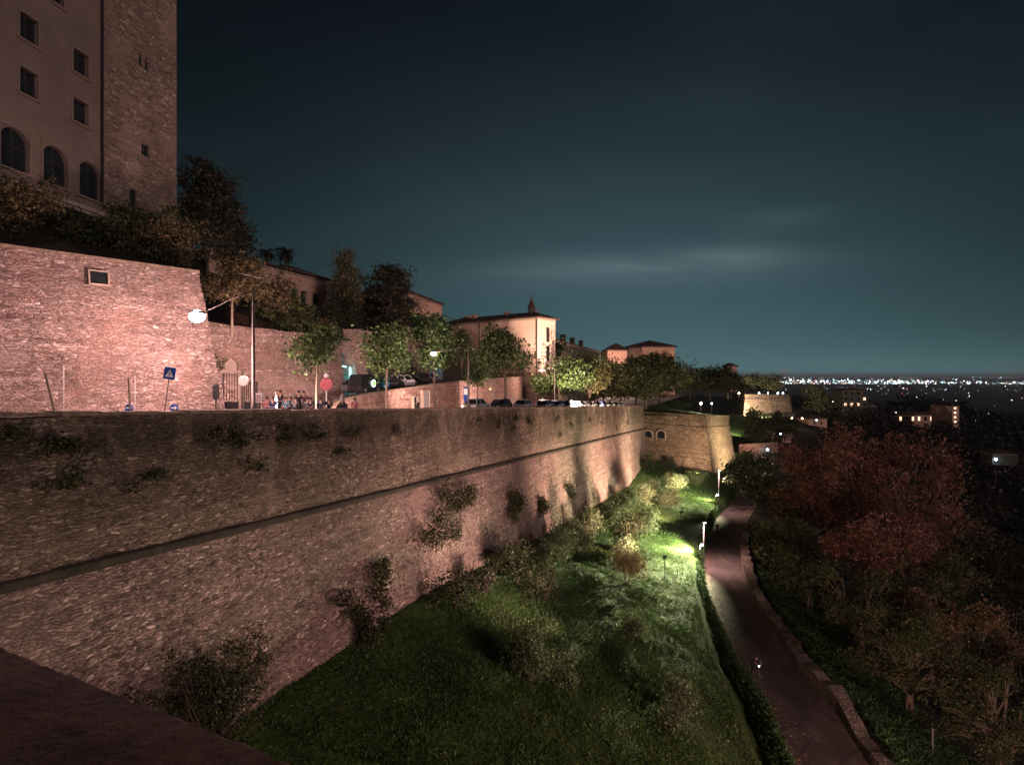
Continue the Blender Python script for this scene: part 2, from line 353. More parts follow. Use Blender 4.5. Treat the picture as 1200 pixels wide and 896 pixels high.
# ------------------------------------------------------------------ foliage
def leaves(name, cents, rads, n, size, mat, parent=None, shell=.55, clump=26, flat=.0, up=.0, aspect=.6, seed=0, droop=0):
    """leaf-sized faces gathered in clumps that fill several ellipsoids"""
    r = np.random.default_rng(seed+11)
    cents = np.array(cents, float); rads = np.array(rads, float)
    if rads.ndim == 1: rads = np.repeat(rads[:, None], 3, 1)
    vol = rads.prod(1)**.75; pr = vol/vol.sum()
    nc = max(4, n//clump)
    k = r.choice(len(cents), nc, p=pr)
    d = r.normal(size=(nc, 3)); d /= np.linalg.norm(d, axis=1)[:, None]
    rr = (shell+(1-shell)*r.random(nc))**.8
    rr = np.where(r.random(nc) < .10, rr*1.13, rr)
    cc = cents[k]+d*rads[k]*rr[:, None]
    cs = size*(1.2+3.2*r.random(nc)**1.5)
    idx = np.repeat(np.arange(nc), clump)
    p = cc[idx]+r.normal(size=(len(idx), 3))*cs[idx][:, None]*np.array([.62, .62, .42])
    m = len(p)
    a = r.normal(size=(m, 3)); a[:, 2] *= (1-flat); a[:, 2] -= droop; a /= np.linalg.norm(a, axis=1)[:, None]
    q = r.normal(size=(m, 3)); q[:, 2] += 0
    c = np.cross(a, q); c /= np.linalg.norm(c, axis=1)[:, None]+1e-9
    if up: a = a*(1-up)+np.array([0, 0, 1])*up
    s = size*(.45+1.1*r.random(m)**1.4)[:, None]
    V = np.stack([p-a*s*.5, p+c*s*aspect*.5, p+a*s*.5, p-c*s*aspect*.5], 1).reshape(-1, 3)
    return quads(name, V, mat, parent)
def quads(name, V, mat, parent=None):
    m = len(V)//4; me = bpy.data.meshes.new(name)
    me.vertices.add(4*m); me.vertices.foreach_set('co', V.astype(np.float32).ravel())
    me.loops.add(4*m); me.loops.foreach_set('vertex_index', np.arange(4*m, dtype=np.int32))
    me.polygons.add(m); me.polygons.foreach_set('loop_start', np.arange(0, 4*m, 4, dtype=np.int32))
    me.materials.append(mat); me.update(calc_edges=True)
    o = bpy.data.objects.new(name, me); C.objects.link(o); o.parent = parent
    return o
def blobs(rnd, c, R, H, n, spread=.6, k0=.34, k1=.52):
    cs = []; rs = []
    for i in range(n):
        a = rnd.uniform(0, 2*math.pi); q = math.sqrt(rnd.random())*R*spread; z = rnd.uniform(-.5, .5)*H*.75
        cs.append((c[0]+q*math.cos(a), c[1]+q*math.sin(a), c[2]+z)); s = rnd.uniform(k0, k1)
        k = math.sqrt(max(.25, 1-(z/(H*.5))**2*.7))
        rs.append((R*s*k*1.15, R*s*k*1.15, H*s*.62))
    return cs, rs
def make_tree(name, loc, h, R, trunk_h, leaf, nleaf, size, label, cat='tree', group=None, seed=0, bark='bark', nb=9, lean=0, tr=.16, shell=.5, limbs=7, spread=.62, flat=0, k0=.34, k1=.52):
    rnd = random.Random(seed); t = empty(name, loc, rnd.uniform(0, 6), label, cat, group)
    m = MB(); top = trunk_h
    pts = [(0,0,-.5), (lean*.2, .03, top*.5), (lean*.5, -.04, top), (lean, 0, top+(h-top)*.45)]
    m.tube(pts, [tr*1.35, tr, tr*.85, tr*.3], 8)
    H = h-top
    cs, rs = blobs(rnd, (lean, 0, top+H*.52), R, H, nb, spread, k0, k1)
    for i in range(limbs):
        c = cs[i % len(cs)]; z0 = top*(.85+.3*rnd.random())
        mid = (c[0]*.45, c[1]*.45, (z0+c[2])*.5+.1*H*rnd.random())
        m.tube([(lean*.4, 0, z0), mid, (c[0], c[1], c[2])], [tr*.55, tr*.32, tr*.1], 6)
        for j in range(2):
            e = (c[0]+rnd.uniform(-1, 1)*R*.4, c[1]+rnd.uniform(-1, 1)*R*.4, c[2]+rnd.uniform(-.2, .35)*H*.4)
            m.tube([mid, ((mid[0]+e[0])/2, (mid[1]+e[1])/2, (mid[2]+e[2])/2+.05*H), e], [tr*.25, tr*.15, tr*.05], 5)
    m.build('trunk', M[bark], t, True)
    leaves('crown', cs, rs, nleaf, size, M[leaf], t, shell, seed=seed, flat=flat)
    return t
FLOODS = []
def make_shrub(name, loc, R, H, leaf, n, size, label, cat='shrub', group=None, seed=0, shell=.35, nb=5, up=.25, stems=6, bark='bark'):
    for f_ in FLOODS:
        d_ = Vector((loc[0]-f_.x, loc[1]-f_.y))
        if d_.length < R+4: d_ = d_.normalized()*(R+4); nx_, ny_ = f_.x+d_.x, f_.y+d_.y; loc = (nx_, ny_, float(ground(nx_, ny_)))
    rnd = random.Random(seed+50); t = empty(name, loc, rnd.uniform(0, 6), label, cat, group)
    cs, rs = blobs(rnd, (0, 0, H*.52), R, H*.95, nb, .55)
    m = MB()
    for i in range(stems):
        a = rnd.uniform(0, 6.28); e = (math.cos(a)*R*.6, math.sin(a)*R*.6, H*rnd.uniform(.6, .95))
        m.tube([(0,0,-.3), (e[0]*.35, e[1]*.35, e[2]*.5), e], [.05, .03, .01], 5)
    m.build('stem', M[bark], t)
    leaves('foliage', cs, rs, n, size, M[leaf], t, shell, seed=seed, up=up)
    return t

# ------------------------------------------------------------------ rampart geometry
A = Vector((-12.7, 27.0)); D = Vector((.358, .934)).normalized(); NRM = Vector((D.y, -D.x))
def wpt(s, off): return A+D*s+NRM*off
def ztop(s): return -1.7-.0455*min(s, 123.2)-.004*max(0, s-123.2)
def px_s(px, off):
    k = (px-600)/F; p = A+NRM*off
    return (k*p.y-p.x)/(D.x-k*D.y)
def onwall(px, off):
    s = px_s(px, off); return s, wpt(s, off)

def loft(name, path, prof, mat, parent=None, step=2.0, jit=.04, seed=1, back=.8, bottom=-32):
    """wall along path [(x,y,ztop)], prof = [(outward offset, metres below top)], outward is to the right of travel"""
    rnd = np.random.default_rng(seed); n = len(path)
    seg = [Vector(path[i+1][:2])-Vector(path[i][:2]) for i in range(n-1)]
    nor = [Vector((q.y, -q.x)).normalized() for q in seg]
    st = []
    for i in range(n-1):
        Ln = seg[i].length; k = max(1, int(Ln/step))
        for j in range(k+(1 if i == n-2 else 0)):
            t = j/k; x = path[i][0]+seg[i].x*t; y = path[i][1]+seg[i].y*t; z = path[i][2]*(1-t)+path[i+1][2]*t
            if j == 0 and i > 0:
                q = (nor[i-1]+nor[i]).normalized(); q = q/q.dot(nor[i])
            else: q = nor[i]
            st.append((x, y, z, q))
    rows = []
    pf = []
    for i in range(len(prof)-1):
        (o0, d0), (o1, d1) = prof[i], prof[i+1]; k = max(1, int(abs(d1-d0)/1.2))
        for j in range(k): pf.append((o0+(o1-o0)*j/k, d0+(d1-d0)*j/k))
    pf.append(prof[-1])
    V = []; Hh = []; m = len(pf)+2
    for (x, y, z, q) in st:
        w = rnd.normal()*jit*.6
        V.append((x-q.x*back, y-q.y*back, z-28)); Hh.append(28)
        V.append((x-q.x*back, y-q.y*back, z+w)); Hh.append(0)
        for (o, d) in pf:
            e = rnd.normal()*jit
            V.append((x+q.x*(o+e), y+q.y*(o+e), z-d+(w if d == 0 else 0))); Hh.append(d)
    Fc = []
    for i in range(len(st)-1):
        for j in range(m):
            a, c = i*m+j, i*m+(j+1) % m
            Fc.append((a, c, c+m, a+m))
    Fc.append(tuple(range(m))[::-1]); Fc.append(tuple((len(st)-1)*m+j for j in range(m)))
    return mk(name, V, Fc, mat, parent, False, Hh)
def strip(path, prof):
    """closed section swept along the path; returns MB"""
    n = len(path); m = len(prof); V = []; Fc = []
    for i in range(n):
        a = Vector(path[max(0, i-1)][:2]); c = Vector(path[min(n-1, i+1)][:2]); q = (c-a).normalized(); q = Vector((q.y, -q.x))
        if 0 < i < n-1:
            n1 = (Vector(path[i][:2])-a).normalized(); n1 = Vector((n1.y, -n1.x)); q = q/max(.3, q.dot(n1))
        for (o, d) in prof: V.append((path[i][0]+q.x*o, path[i][1]+q.y*o, path[i][2]+d))
    for i in range(n-1):
        for j in range(m):
            a, c = i*m+j, i*m+(j+1) % m; Fc.append((a, c, c+m, a+m))
    Fc.append(tuple(range(m))[::-1]); Fc.append(tuple((n-1)*m+j for j in range(m)))
    mb = MB(); mb.V = V; mb.F = Fc; return mb

# ------------------------------------------------------------------ ground
RY = [-60, 0, 20, 36.8, 43.1, 49.5, 58, 66, 75, 84, 104, 122, 140, 200, 250, 320, 420]
RX = [8, 17, 18.6, 20.1, 21.3, 21.6, 22.9, 24.3, 26.9, 30.1, 38.3, 47.5, 57, 82, 112, 150, 215]
RZ = [-23, -23.5, -24, -24, -24, -24, -24, -24, -24, -24, -25, -26, -26.2, -24.5, -20.5, -20, -22]
def road_x(y): return np.interp(y, RY, RX)
def road_z(y): return np.interp(y, RY, RZ)
HW = 2.55
def lipw(y): return np.interp(y, [20, 45, 60, 80, 125, 200], [3.3, 3.0, 2.0, 1.4, 1.3, 1.5])
ZBY = [-60, 12, 25, 41, 66, 100, 114, 128, 136, 150, 180, 200, 240, 300, 420]
ZBZ = [-15, -15, -14.8, -15.0, -17.5, -20.0, -21.1, -20.2, -19.6, -24, -24, -20, -18.2, -20, -24]
def vnoise(x, y, s, seed=0):
    v = 0
    r = np.random.default_rng(seed)
    for i in range(6):
        a = r.uniform(0, 6.28); f = r.uniform(.6, 1.7)/s; ph = r.uniform(0, 6.28)
        v = v+np.sin((x*np.cos(a)+y*np.sin(a))*f*6.28+ph+1.3*np.sin((x*np.sin(a)-y*np.cos(a))*f*3.1+ph*2))
    return v/6
def ground(x, y):
    x = np.asarray(x, float); y = np.asarray(y, float)
    s = (y+1.3*.358-27.0)/.934  # along-wall distance of the foot
    xw = -12.7+.358*s+.934*1.35
    xr = road_x(y); zr = road_z(y); zb = np.interp(y, ZBY, ZBZ)
    xl = xr-HW-lipw(y)
    zl = np.interp(y, [0, 84, 104, 130, 150], [-22.2, -22.2, -23.4, -24.6, -24.4])
    zl = np.where(y > 150, np.maximum(zr+.3, zb-3), zl)
    t = np.clip((x-xw)/np.maximum(xl-xw, 1), 0, 1)
    tt = t**.85
    z = zb*(1-tt)+zl*tt
    z = z+.45*vnoise(x, y, 9, 1)*np.sin(np.pi*np.clip(t, 0, 1))+.10*vnoise(x, y, 2.6, 2)*np.sin(np.pi*t)
    # drop to the road, level carriageway, then the hillside to the right
    q = np.clip((x-xl)/.9, 0, 1); z = np.where(x > xl, zl*(1-q)+(zr-.25)*q, z)
    hed = np.exp(-((x-(xr-HW-.75))/.45)**2)*.55; z = np.where(x > xl, z+hed*(q > .5), z)
    z = np.where(x > xr-HW-.1, zr-.12, z)
    d = np.clip(x-(xr+HW+1.2), 0, None)
    slope = np.interp(y, [0, 60, 130, 200, 300], [.55, .50, .42, .16, .14])
    zz = zr-.1-np.minimum(d, 110)*slope-np.clip(d-110, 0, None)*.06+np.minimum(d, 12)/12*.8*vnoise(x, y, 14, 3)
    z = np.where(d > 0, zz, z)
    # wooded hills in the middle distance
    far = 0
    def hill(cx, cy, rx, ry, h, base):
        e = np.exp(-(((x-cx)/rx)**2+((y-cy)/ry)**2)); return base+(h-base)*e
    hz = np.maximum.reduce([hill(330, 640, 100, 160, -30, -150), hill(450, 650, 140, 150, -25, -150), hill(255, 480, 60, 90, -34, -150), hill(560, 590, 150, 160, -42, -150)])
    z = np.maximum(np.maximum(z, hz), -123)
    z = np.where(np.maximum(y/900, x/1150) > .9, np.minimum(z, -100-25*np.clip((np.maximum(y/900, x/1150)-.9)/.1, 0, 1)), z)
    return z
gx = np.concatenate([np.arange(-34, 60, .8), 60+np.cumsum(np.linspace(1, 40, 58))])
gy = np.concatenate([np.arange(-50, 12, 4), np.arange(12, 165, .8), 165+np.cumsum(np.linspace(1, 32, 50))])
GX, GY = np.meshgrid(gx, gy); GZ = ground(GX, GY)
nx, ny = len(gx), len(gy)
I = np.arange(nx*ny).reshape(ny, nx)
V = np.stack([GX, GY, GZ], -1).reshape(-1, 3)
Fq = np.stack([I[:-1, :-1], I[:-1, 1:], I[1:, 1:], I[1:, :-1]], -1).reshape(-1, 4)
# meadow and woodland share the sheet; second slot right of the road and far off
g = mk('ground', V.tolist(), Fq.tolist(), M['meadow'], None, True)
g.data.materials.append(M['wood'])
fc = V[Fq].mean(1)
mi = ((fc[:, 0] > road_x(fc[:, 1])+1) | (fc[:, 1] > 330)).astype(np.int32)
g.data.polygons.foreach_set('material_index', mi); g.data.update(); tagit(g, kind='structure')
XE, YE = float(gx[-1]), float(gy[-1])
pv = MB(); pv.V = [(-30000, 300, -120.5), (50000, 300, -120.5), (50000, 60000, -120.5), (-30000, 60000, -120.5), (XE-60, -4000, -120.5), (50000, -4000, -120.5), (XE-60, 300, -120.5)]
pv.F = [(0, 1, 2, 3), (4, 5, 1, 6)]
pl = pv.build('valley_plain', M['plain']); tagit(pl, kind='structure')
# low ridge beyond the plain
# road sheet, painted nothing; low stone kerb on the left
rs = np.concatenate([np.arange(-40, 150, 1.5), np.arange(150, 400, 5)])
def ribbon(ys, o0, o1, dz, n=4):
    V = []; Fc = []
    xs = road_x(ys); dx = np.gradient(xs, ys); nn = np.sqrt(1+dx*dx)
    for i, y in enumerate(ys):
        for j in range(n+1):
            o = o0+(o1-o0)*j/n; V.append((xs[i]+o/nn[i], y-o*dx[i]/nn[i], float(road_z(y))+dz))
    for i in range(len(ys)-1):
        for j in range(n): a = i*(n+1)+j; Fc.append((a, a+1, a+n+2, a+n+1))
    return V, Fc
V, Fc = ribbon(rs, -HW, HW, .03); tagit(mk('road', V, Fc, M['asphalt'], None, True), kind='structure')
ks = np.arange(20, 150, 1.2); xs = road_x(ks); dx = np.gradient(xs, ks); nn = np.sqrt(1+dx*dx)
kp = [(xs[i]-(HW)/nn[i], ks[i]+HW*dx[i]/nn[i], float(road_z(ks[i]))) for i in range(len(ks))]
kb = strip(kp, [(.02, -.3), (.02, .14), (-.28, .16), (-.28, -.3)]).build('kerb', M['verge']); tagit(kb, kind='structure')
for o_, w_ in ((2.05, .12),):
    V, Fc = ribbon(np.arange(36, 130, 1.5), -o_-w_, -o_, .035, 1)
kp2 = [(xs[i]+(HW+.25)/nn[i], ks[i]-(HW+.25)*dx[i]/nn[i], float(road_z(ks[i]))+.95+.15*math.sin(i*.7)+.1*math.sin(i*2.3)) for i in range(len(ks)) if ks[i] < 92]
vw = loft('roadside_wall', kp2, [(0, 0), (0, 3)], M['verge'], None, 1.0, .12, 3, .95)
# outward is to the right of travel; the road is on its left, so its back face is what shows
tagit(vw, 'low rough pinkish stone wall along the right edge of the curving road', 'wall')

# town side ground
V = []; Fc = []
ss = [-60, -20, 0, 30, 60, 90, 123, 150, 190, 240, 300, 400]; oo = [-60, -30, -14, -7, -.4]
for s in ss:
    for o in oo:
        p = wpt(s, o); V.append((p.x, p.y, ztop(s)-.5))
k = len(oo)
for i in range(len(ss)-1):
    for j in range(k-1): Fc.append((i*k+j, i*k+j+1, (i+1)*k+j+1, (i+1)*k+j))
tagit(mk('street', V, Fc, M['street']), kind='structure')
tagit(mk('terrace_paving', [(-18.6, 10.3, -2.2), (8, -3.4, -2.2), (14, -30, -2.2), (-28, -30, -2.2), (-34, -20, -2.2), (-22, 6, -2.2)], [(0, 5, 4, 3, 2, 1)], M['street']), kind='structure')
# grassy bank on the bastion
V = [(30, 141, -8.4), (37, 168, -8.3), (50, 205, -8.9), (66, 250, -9), (35, 157, -10.4), (49.3, 151.5, -10.4), (65, 179, -12.2), (58, 203, -12.4), (76, 250, -12)]
tagit(mk('bastion_lawn', V, [(0, 4, 1), (4, 5, 1), (5, 6, 1), (1, 6, 7, 2), (2, 7, 8, 3)], M['meadow'], None), kind='structure')

# ------------------------------------------------------------------ ramparts
def wp3(s, off=0, dz=0): p = wpt(s, off); return (p.x, p.y, ztop(s)+dz)
path = [wp3(-18), wp3(0), wp3(40), wp3(80), wp3(123.2), (wpt(124, -14).x, wpt(124, -14).y, ztop(123))]
main = empty('city_rampart', wp3(40, 0, -20)); main['label'] = 'long brown rubble rampart with sloping lower half and dark string course above the meadow'; main['category'] = 'wall'
BAT = [(0, 0), (0, 5.25), (.06, 5.35), (4.0, 31.5)]
def rel(o, root): o.parent = root; o.matrix_parent_inverse = Matrix.Translation(-Vector(root.location)); return o
rel(loft('wall', path, BAT, M['main'], None, 1.6, .045, 5), main)
cpth = [wp3(s) for s in range(-18, 124, 4)]+[wp3(123.2)]
rel(strip([(x, y, z-5.3) for x, y, z in cpth], [(-.1, -.22), (.10, -.20), (.22, -.10), (.25, 0), (.20, .12), (.08, .18), (-.1, .18)]).build('string_course', M['coping_dark'], None, False), main)
cbk = MB(); q_ = -18.0
while q_ < 122.5:
    w_ = random.uniform(.9, 1.5); e_ = min(q_+w_-.03, 123.1); h0 = random.uniform(.10, .17); ot = random.uniform(.05, .12)
    a_, c_ = [(wpt(v_, o_), ztop(v_)) for v_ in (q_, e_) for o_ in (0,)][0:2]
    V_ = []
    for sv in (q_, e_):
        for (o_, d_) in ((-.86, 0), (-.86, h0), (ot-.04, h0-.01), (ot, h0-.05), (ot, .003)): pt_ = wpt(sv, o_); V_.append((pt_.x, pt_.y, ztop(sv)+d_+random.uniform(-.008, .008)))
    cbk.add(V_, [(i_, (i_+1) % 5, (i_+1) % 5+5, i_+5) for i_ in range(5)]+[(4, 3, 2, 1, 0), (5, 6, 7, 8, 9)]); q_ += w_
rel(cbk.build('coping', M['coping']), main)
# weathered buttress scar part way along
s0 = 25.5
# foreground parapet of the next bastion, below the camera
fp = [(8, -3.02, -.93), (-.51, 1.38, -.90), (-1.71, 2.0, -.906), (-9, 5.8, -.95), (-18.3, 10.6, -1.0)]
fw = empty('parapet_wall', (-1, 1.6, -3), 0, 'dark brown stone parapet of the bastion, cutting the near lower left corner', 'wall')
rel(loft('wall', [(x, y, z-.12) for x, y, z in fp], [(-.04, 0), (-.04, 5.2), (.0, 5.3), (3.5, 26)], M['main'], None, 1.2, .01, 8, .62), fw)
rel(loft('coping', fp, [(.0, 0), (.02, .12)], M['fore'], None, .35, .012, 9, .75), fw) if False else None
fp = [(x, y, z+.03) for x, y, z in fp]; fp[1] = (-.45, 1.35, -.86)
V = []; Fc = []; npt = 640
fx = np.interp(np.linspace(0, 1, npt), [0, .32, .365, .64, 1], [p[0] for p in fp]); fy = np.interp(np.linspace(0, 1, npt), [0, .32, .365, .64, 1], [p[1] for p in fp]); fz = np.interp(np.linspace(0, 1, npt), [0, .32, .365, .64, 1], [p[2] for p in fp])
prof = [(-.74, -.12), (-.74, -.01), (-.5, .0), (-.2, 0), (-.03, -.012), (.0, -.04), (.0, -.12)]
for i in range(npt):
    for (o, d) in prof:
        e = RNG.normal()*.004-(.035 if i % 34 in (0, 1) else 0); V.append((fx[i]+.46*o, fy[i]+.888*o, fz[i]+d+e))
m_ = len(prof)
for i in range(npt-1):
    for j in range(m_-1): a = i*m_+j; Fc.append((a, a+1, a+m_+1, a+m_))
rel(mk('coping', V, Fc, M['fore'], None, True), fw)
# neighbouring bastion
bp_ = [(25, 164.5, -9.2), (48.9, 150.8, -10.0), (64.8, 178.2, -11.9), (56, 206, -12)]
bas = empty('stone_bastion', (48, 152, -25), 0, 'brown stone bastion with two arched gun openings at the far end of the long rampart', 'bastion')
rel(loft('wall', bp_, [(0, 0), (0, 3.0), (.05, 3.1), (4.2, 28)], M['bast'], None, 1.5, .06, 6, 1.2), bas)
rel(strip([(x, y, z-3.0) for x, y, z in bp_], [(-.1, -.15), (.18, -.1), (.2, .06), (-.1, .12)]).build('string_course', M['coping_dark']), bas)
dirb = Vector((48.9-25, 150.8-164.5)).normalized(); nb_ = Vector((dirb.y, -dirb.x))
def arch_poly(w, h, n=10, spring=None):
    r = w/2; sp = h-r if spring is None else spring; rise = h-sp
    return [(-r, 0), (r, 0)]+[(r*math.cos(math.pi*i/n), sp+rise*math.sin(math.pi*i/n)) for i in range(n+1)]
for px in (769, 778) if False else (760.5, 775.5):
    k = (px-600)/F; t = (k*164.5-25)/(dirb.x-k*dirb.y); q = Vector((25, 164.5))+dirb*t; Y = q.y
    zb = -(515.5-HY)/F*Y
    mm = MB(); pol = arch_poly(2.0, 2.5)
    mm.prism(pol, -.02, 1.4)
    o = mm.build('gun_opening', M['glass']); o.location = (q.x+nb_.x*.62, q.y+nb_.y*.62, zb); o.rotation_euler = (0, 0, math.atan2(dirb.y, dirb.x)); rel(o, bas)
    ring = MB(); n = len(pol)
    inner = pol; outer = [(x*1.28, z*1.12 if z > 0 else -.12) for x, z in pol]
    VV = [(x, -.13, z) for x, z in inner]+[(x, -.13, z) for x, z in outer]+[(x, .5, z) for x, z in outer]+[(x, .5, z) for x, z in inner]
    FF = []
    for i in range(n):
        j = (i+1) % n; FF += [(i, j, n+j, n+i), (n+i, n+j, 2*n+j, 2*n+i), (3*n+i, 3*n+j, j, i)]
    ring.add(VV, FF); r2 = ring.build('surround', M['trim'], o)
# far bastion
b2 = [XY(858, 345)+(-9.8,), XY(873, 300)+(-9.4,), XY(926, 335)+(-10.6,), XY(922, 380)+(-11,)]
fb = empty('far_bastion', (b2[1][0], b2[1][1], -22), 0, 'distant floodlit bastion wall under a row of street lamps, near the horizon', 'bastion')
rel(loft('wall', b2, [(0, 0), (0, 2.6), (.1, 2.7), (4, 28)], M['bast'], None, 4, .1, 7, 1.5), fb)
rel(strip([(x, y, z-2.6) for x, y, z in b2], [(-.1, -.3), (.4, -.2), (.4, .2), (-.1, .25)]).build('string_course', M['coping']), fb)

# ------------------------------------------------------------------ walls above the street
def lab(o, l, c): o['label'] = l; o['category'] = c; return o
uw = empty('retaining_wall', (-20, 38, -2), 0, 'tall pink lit rubble retaining wall at left with one small square window', 'wall')
up = [(-36, 20.8, 7.0), (-27.4, 32, 7.0), (-21.1, 40.2, 7.0), (-26.6, 49.5, 7.0)]
rel(loft('wall', up, [(0, 0), (1.75, 10.2), (2.2, 13)], M['upper'], None, 1.0, .05, 11, 1.2), uw)
rel(strip(up, [(-1.2, 0), (-1.2, .10), (.07, .08), (.07, -.12), (0, -.12)]).build('coping', M['coping']), uw)
def frame_obj(name, w, h, d, mat, loc, rz, parent=None, tilt=0, arch=False, bar=True, pane='glass', t=.12):
    """window: frame ring with cross bars, and its pane as a sub-part"""
    m = MB()
    m.box(-w/2-t, -w/2, -.04, d, -t, h+t); m.box(w/2, w/2+t, -.04, d, -t, h+t)
    m.box(-w/2, w/2, -.04, d, h, h+t); m.box(-w/2-t*1.5, w/2+t*1.5, -.12, d, -t*1.3, 0)
    if bar: m.box(-.03, .03, d*.6, d*.6+.05, 0, h); m.box(-w/2, w/2, d*.6+.002, d*.6+.048, h*.5-.03, h*.5+.03)
    o = m.build('window', mat, parent); o.location = loc; o.rotation_euler = (tilt, 0, rz)
    g_ = MB().box(-w/2, w/2, d-.05, d, 0, h).build('pane', M[pane], o)
    return o
kk = Vector((6.3, 8.2)).normalized(); ang = math.atan2(kk.y, kk.x)
def on_line(px, p, d):
    k = (px-600)/F; t = (k*p[1]-p[0])/(d[0]-k*d[1]); return Vector((p[0]+d[0]*t, p[1]+d[1]*t))
nb2 = Vector((kk.y, -kk.x))
q = on_line(116.5, (-27.4+.50*nb2.x, 32+.50*nb2.y), kk)
o = frame_obj('window', .92, .78, .12, M['trim'], (q.x, q.y, (HY-333)/F*q.y), ang, None, math.radians(-9.7), bar=True, t=.07)
rel(o, uw)
sw = loft('retaining_wall', [(-27.2, 45.5, 4.75), (-24.6, 52, 4.4), (-19.25, 66.6, 4.35)], [(0, 0), (.9, 7.5), (1.2, 10)], M['upper'], None, 1.4, .05, 12, 1.2)
lab(sw, 'pink rubble wall behind the lamp post and the seated crowd, with trees along its top', 'wall')
pw = empty('passage_wall', (-18.9, 68, -1.5), 0, 'narrow tall doorway lit cyan between two stretches of the pink wall', 'doorway')
pr = loft('wall', [(-21.2, 67.2, 4.1), (-20.2, 70.6, 4.1)], [(0, 0), (0, 9)], M['darkp'], None, 1, .01, 13, .4); rel(pr, pw)
ln = loft('lintel', [(-19.2, 66.7, 4.0), (-18.55, 69.4, 4.0)], [(0, 0), (.05, 1.5)], M['upper'], None, 1, .02, 14, 1.0)
for v_ in ln.data.vertices:
    if v_.co.z < 2.5: v_.co.z = 2.45
rel(ln, pw)
tube = MB().tube([(-18.75, 69.15, -1.4), (-18.75, 69.15, .95)], .09, 8).tube([(-19.6, 67.6, .4), (-19.3, 67.9, 1.1), (-19.0, 68.4, 1.0)], .07, 8).build('light_strip', M['cyan']); rel(tube, pw)
pl_ = bpy.data.lights.new('passage_light', 'POINT'); plo = bpy.data.objects.new('passage_light', pl_); C.objects.link(plo)
pl_.color = (.2, .85, 1); pl_.energy = 75; pl_.shadow_soft_size = .2; plo.location = (-18.0, 68.0, -.6); rel(plo, pw)
tw = loft('retaining_wall', [(-18.55, 69.4, 5.45), (-13.3, 93, 5.75), (-22, 97, 5.8)], [(0, 0), (.7, 7), (1.0, 10)], M['upper'], None, 1.6, .05, 15, 1.2)
lab(tw, 'pink rubble wall behind the parked cars on the ramp, under the spreading cedar', 'wall')
rp = [XY(374, 54)+(-3.35,), XY(400, 58)+(-2.35,), XY(430, 62.5)+(-1.95,), XY(503, 76)+(-1.2,), XY(548, 86)+(-.75,), XY(604, 104)+(-.35,), XY(612, 112)+(-.3,)]
rw = empty('ramp_wall', (-14, 65, -4), 0, 'long pink stone wall carrying the ramp, with a dark hatch and grey door', 'wall')
rel(loft('wall', rp, [(0, 0), (.45, 8)], M['ramp'], None, 1.4, .05, 16, .5), rw)
rel(strip(rp, [(-.55, 0), (-.55, .14), (.08, .12), (.08, -.1), (0, -.1)]).build('coping', M['coping']), rw)
V = []; Fc = []
back = [(-20.2, 53, -3.6), (-19.6, 63, -2.7), (-18.8, 66.5, -2.3), (-14, 90, -1.5), (-13, 98, -1.2), (-14, 125, -.6), (-12, 135, -.6)]
for (a, b3) in zip(rp, back): V += [(a[0]-.2, a[1], a[2]-.12), b3]
for i in range(len(rp)-1): Fc.append((2*i, 2*i+1, 2*i+3, 2*i+2))
tagit(mk('ramp_road', V, Fc, M['street']), kind='structure')
# hatch and door in the ramp wall
rd = (Vector(rp[3][:2])-Vector(rp[2][:2])).normalized(); ra = math.atan2(rd.y, rd.x); rn = Vector((rd.y, -rd.x))
q = on_line(488, (rp[2][0]+rn.x*.30, rp[2][1]+rn.y*.30), rd)
o = MB().box(-.75, .75, -.05, .5, 0, 2.3).build('hatch', M['glass'], None); o.location = (q.x, q.y, -4.9); o.rotation_euler = (0, 0, ra); rel(o, rw)
MB().box(-.9, -.75, -.12, .4, 0, 2.45).box(.75, .9, -.12, .4, 0, 2.45).box(-.75, .75, -.12, .4, 2.3, 2.45).build('frame', M['trim'], o)
q = on_line(499, (rp[2][0]+rn.x*.30, rp[2][1]+rn.y*.30), rd)
o = MB().box(-.8, .8, -.08, .5, 0, 3.0).build('door', M['galv'], None); o.location = (q.x, q.y, -4.9); o.rotation_euler = (0, 0, ra); rel(o, rw)
MB().box(-.95, -.8, -.14, .4, 0, 3.15).box(.8, .95, -.14, .4, 0, 3.15).box(-.8, .8, -.14, .4, 3.0, 3.15).build('frame', M['trim'], o)

# planted slope above the walls
V = [(-42, 20, 6.6), (-36.8, 21.4, 6.6), (-28.2, 32.6, 6.6), (-22.3, 40.6, 6.6), (-27.6, 49.5, 6.6), (-20.6, 66.6, 4.0), (-19.6, 69.4, 5.1), (-14.3, 93, 5.4), (-15, 112, 5.4),
     (-44, 20, 11.6), (-33.9, 30, 11.8), (-32.8, 40, 12.0), (-31.9, 50, 12.4), (-31.7, 57.2, 13), (-36, 72, 13), (-34, 86, 12.5), (-30, 110, 11), (-60, 20, 16), (-70, 120, 22), (-40, 150, 12)]
Fc = [(0, 1, 10, 9), (1, 2, 11, 10), (2, 3, 12, 11), (3, 4, 13, 12), (4, 5, 14, 13), (5, 6, 15, 14), (6, 7, 16, 15), (7, 8, 19, 16), (9, 10, 11, 12, 13, 14, 17), (14, 15, 16, 19, 18, 17)]
tagit(mk('hillside', V, Fc, M['wood'], None, True), kind='structure')

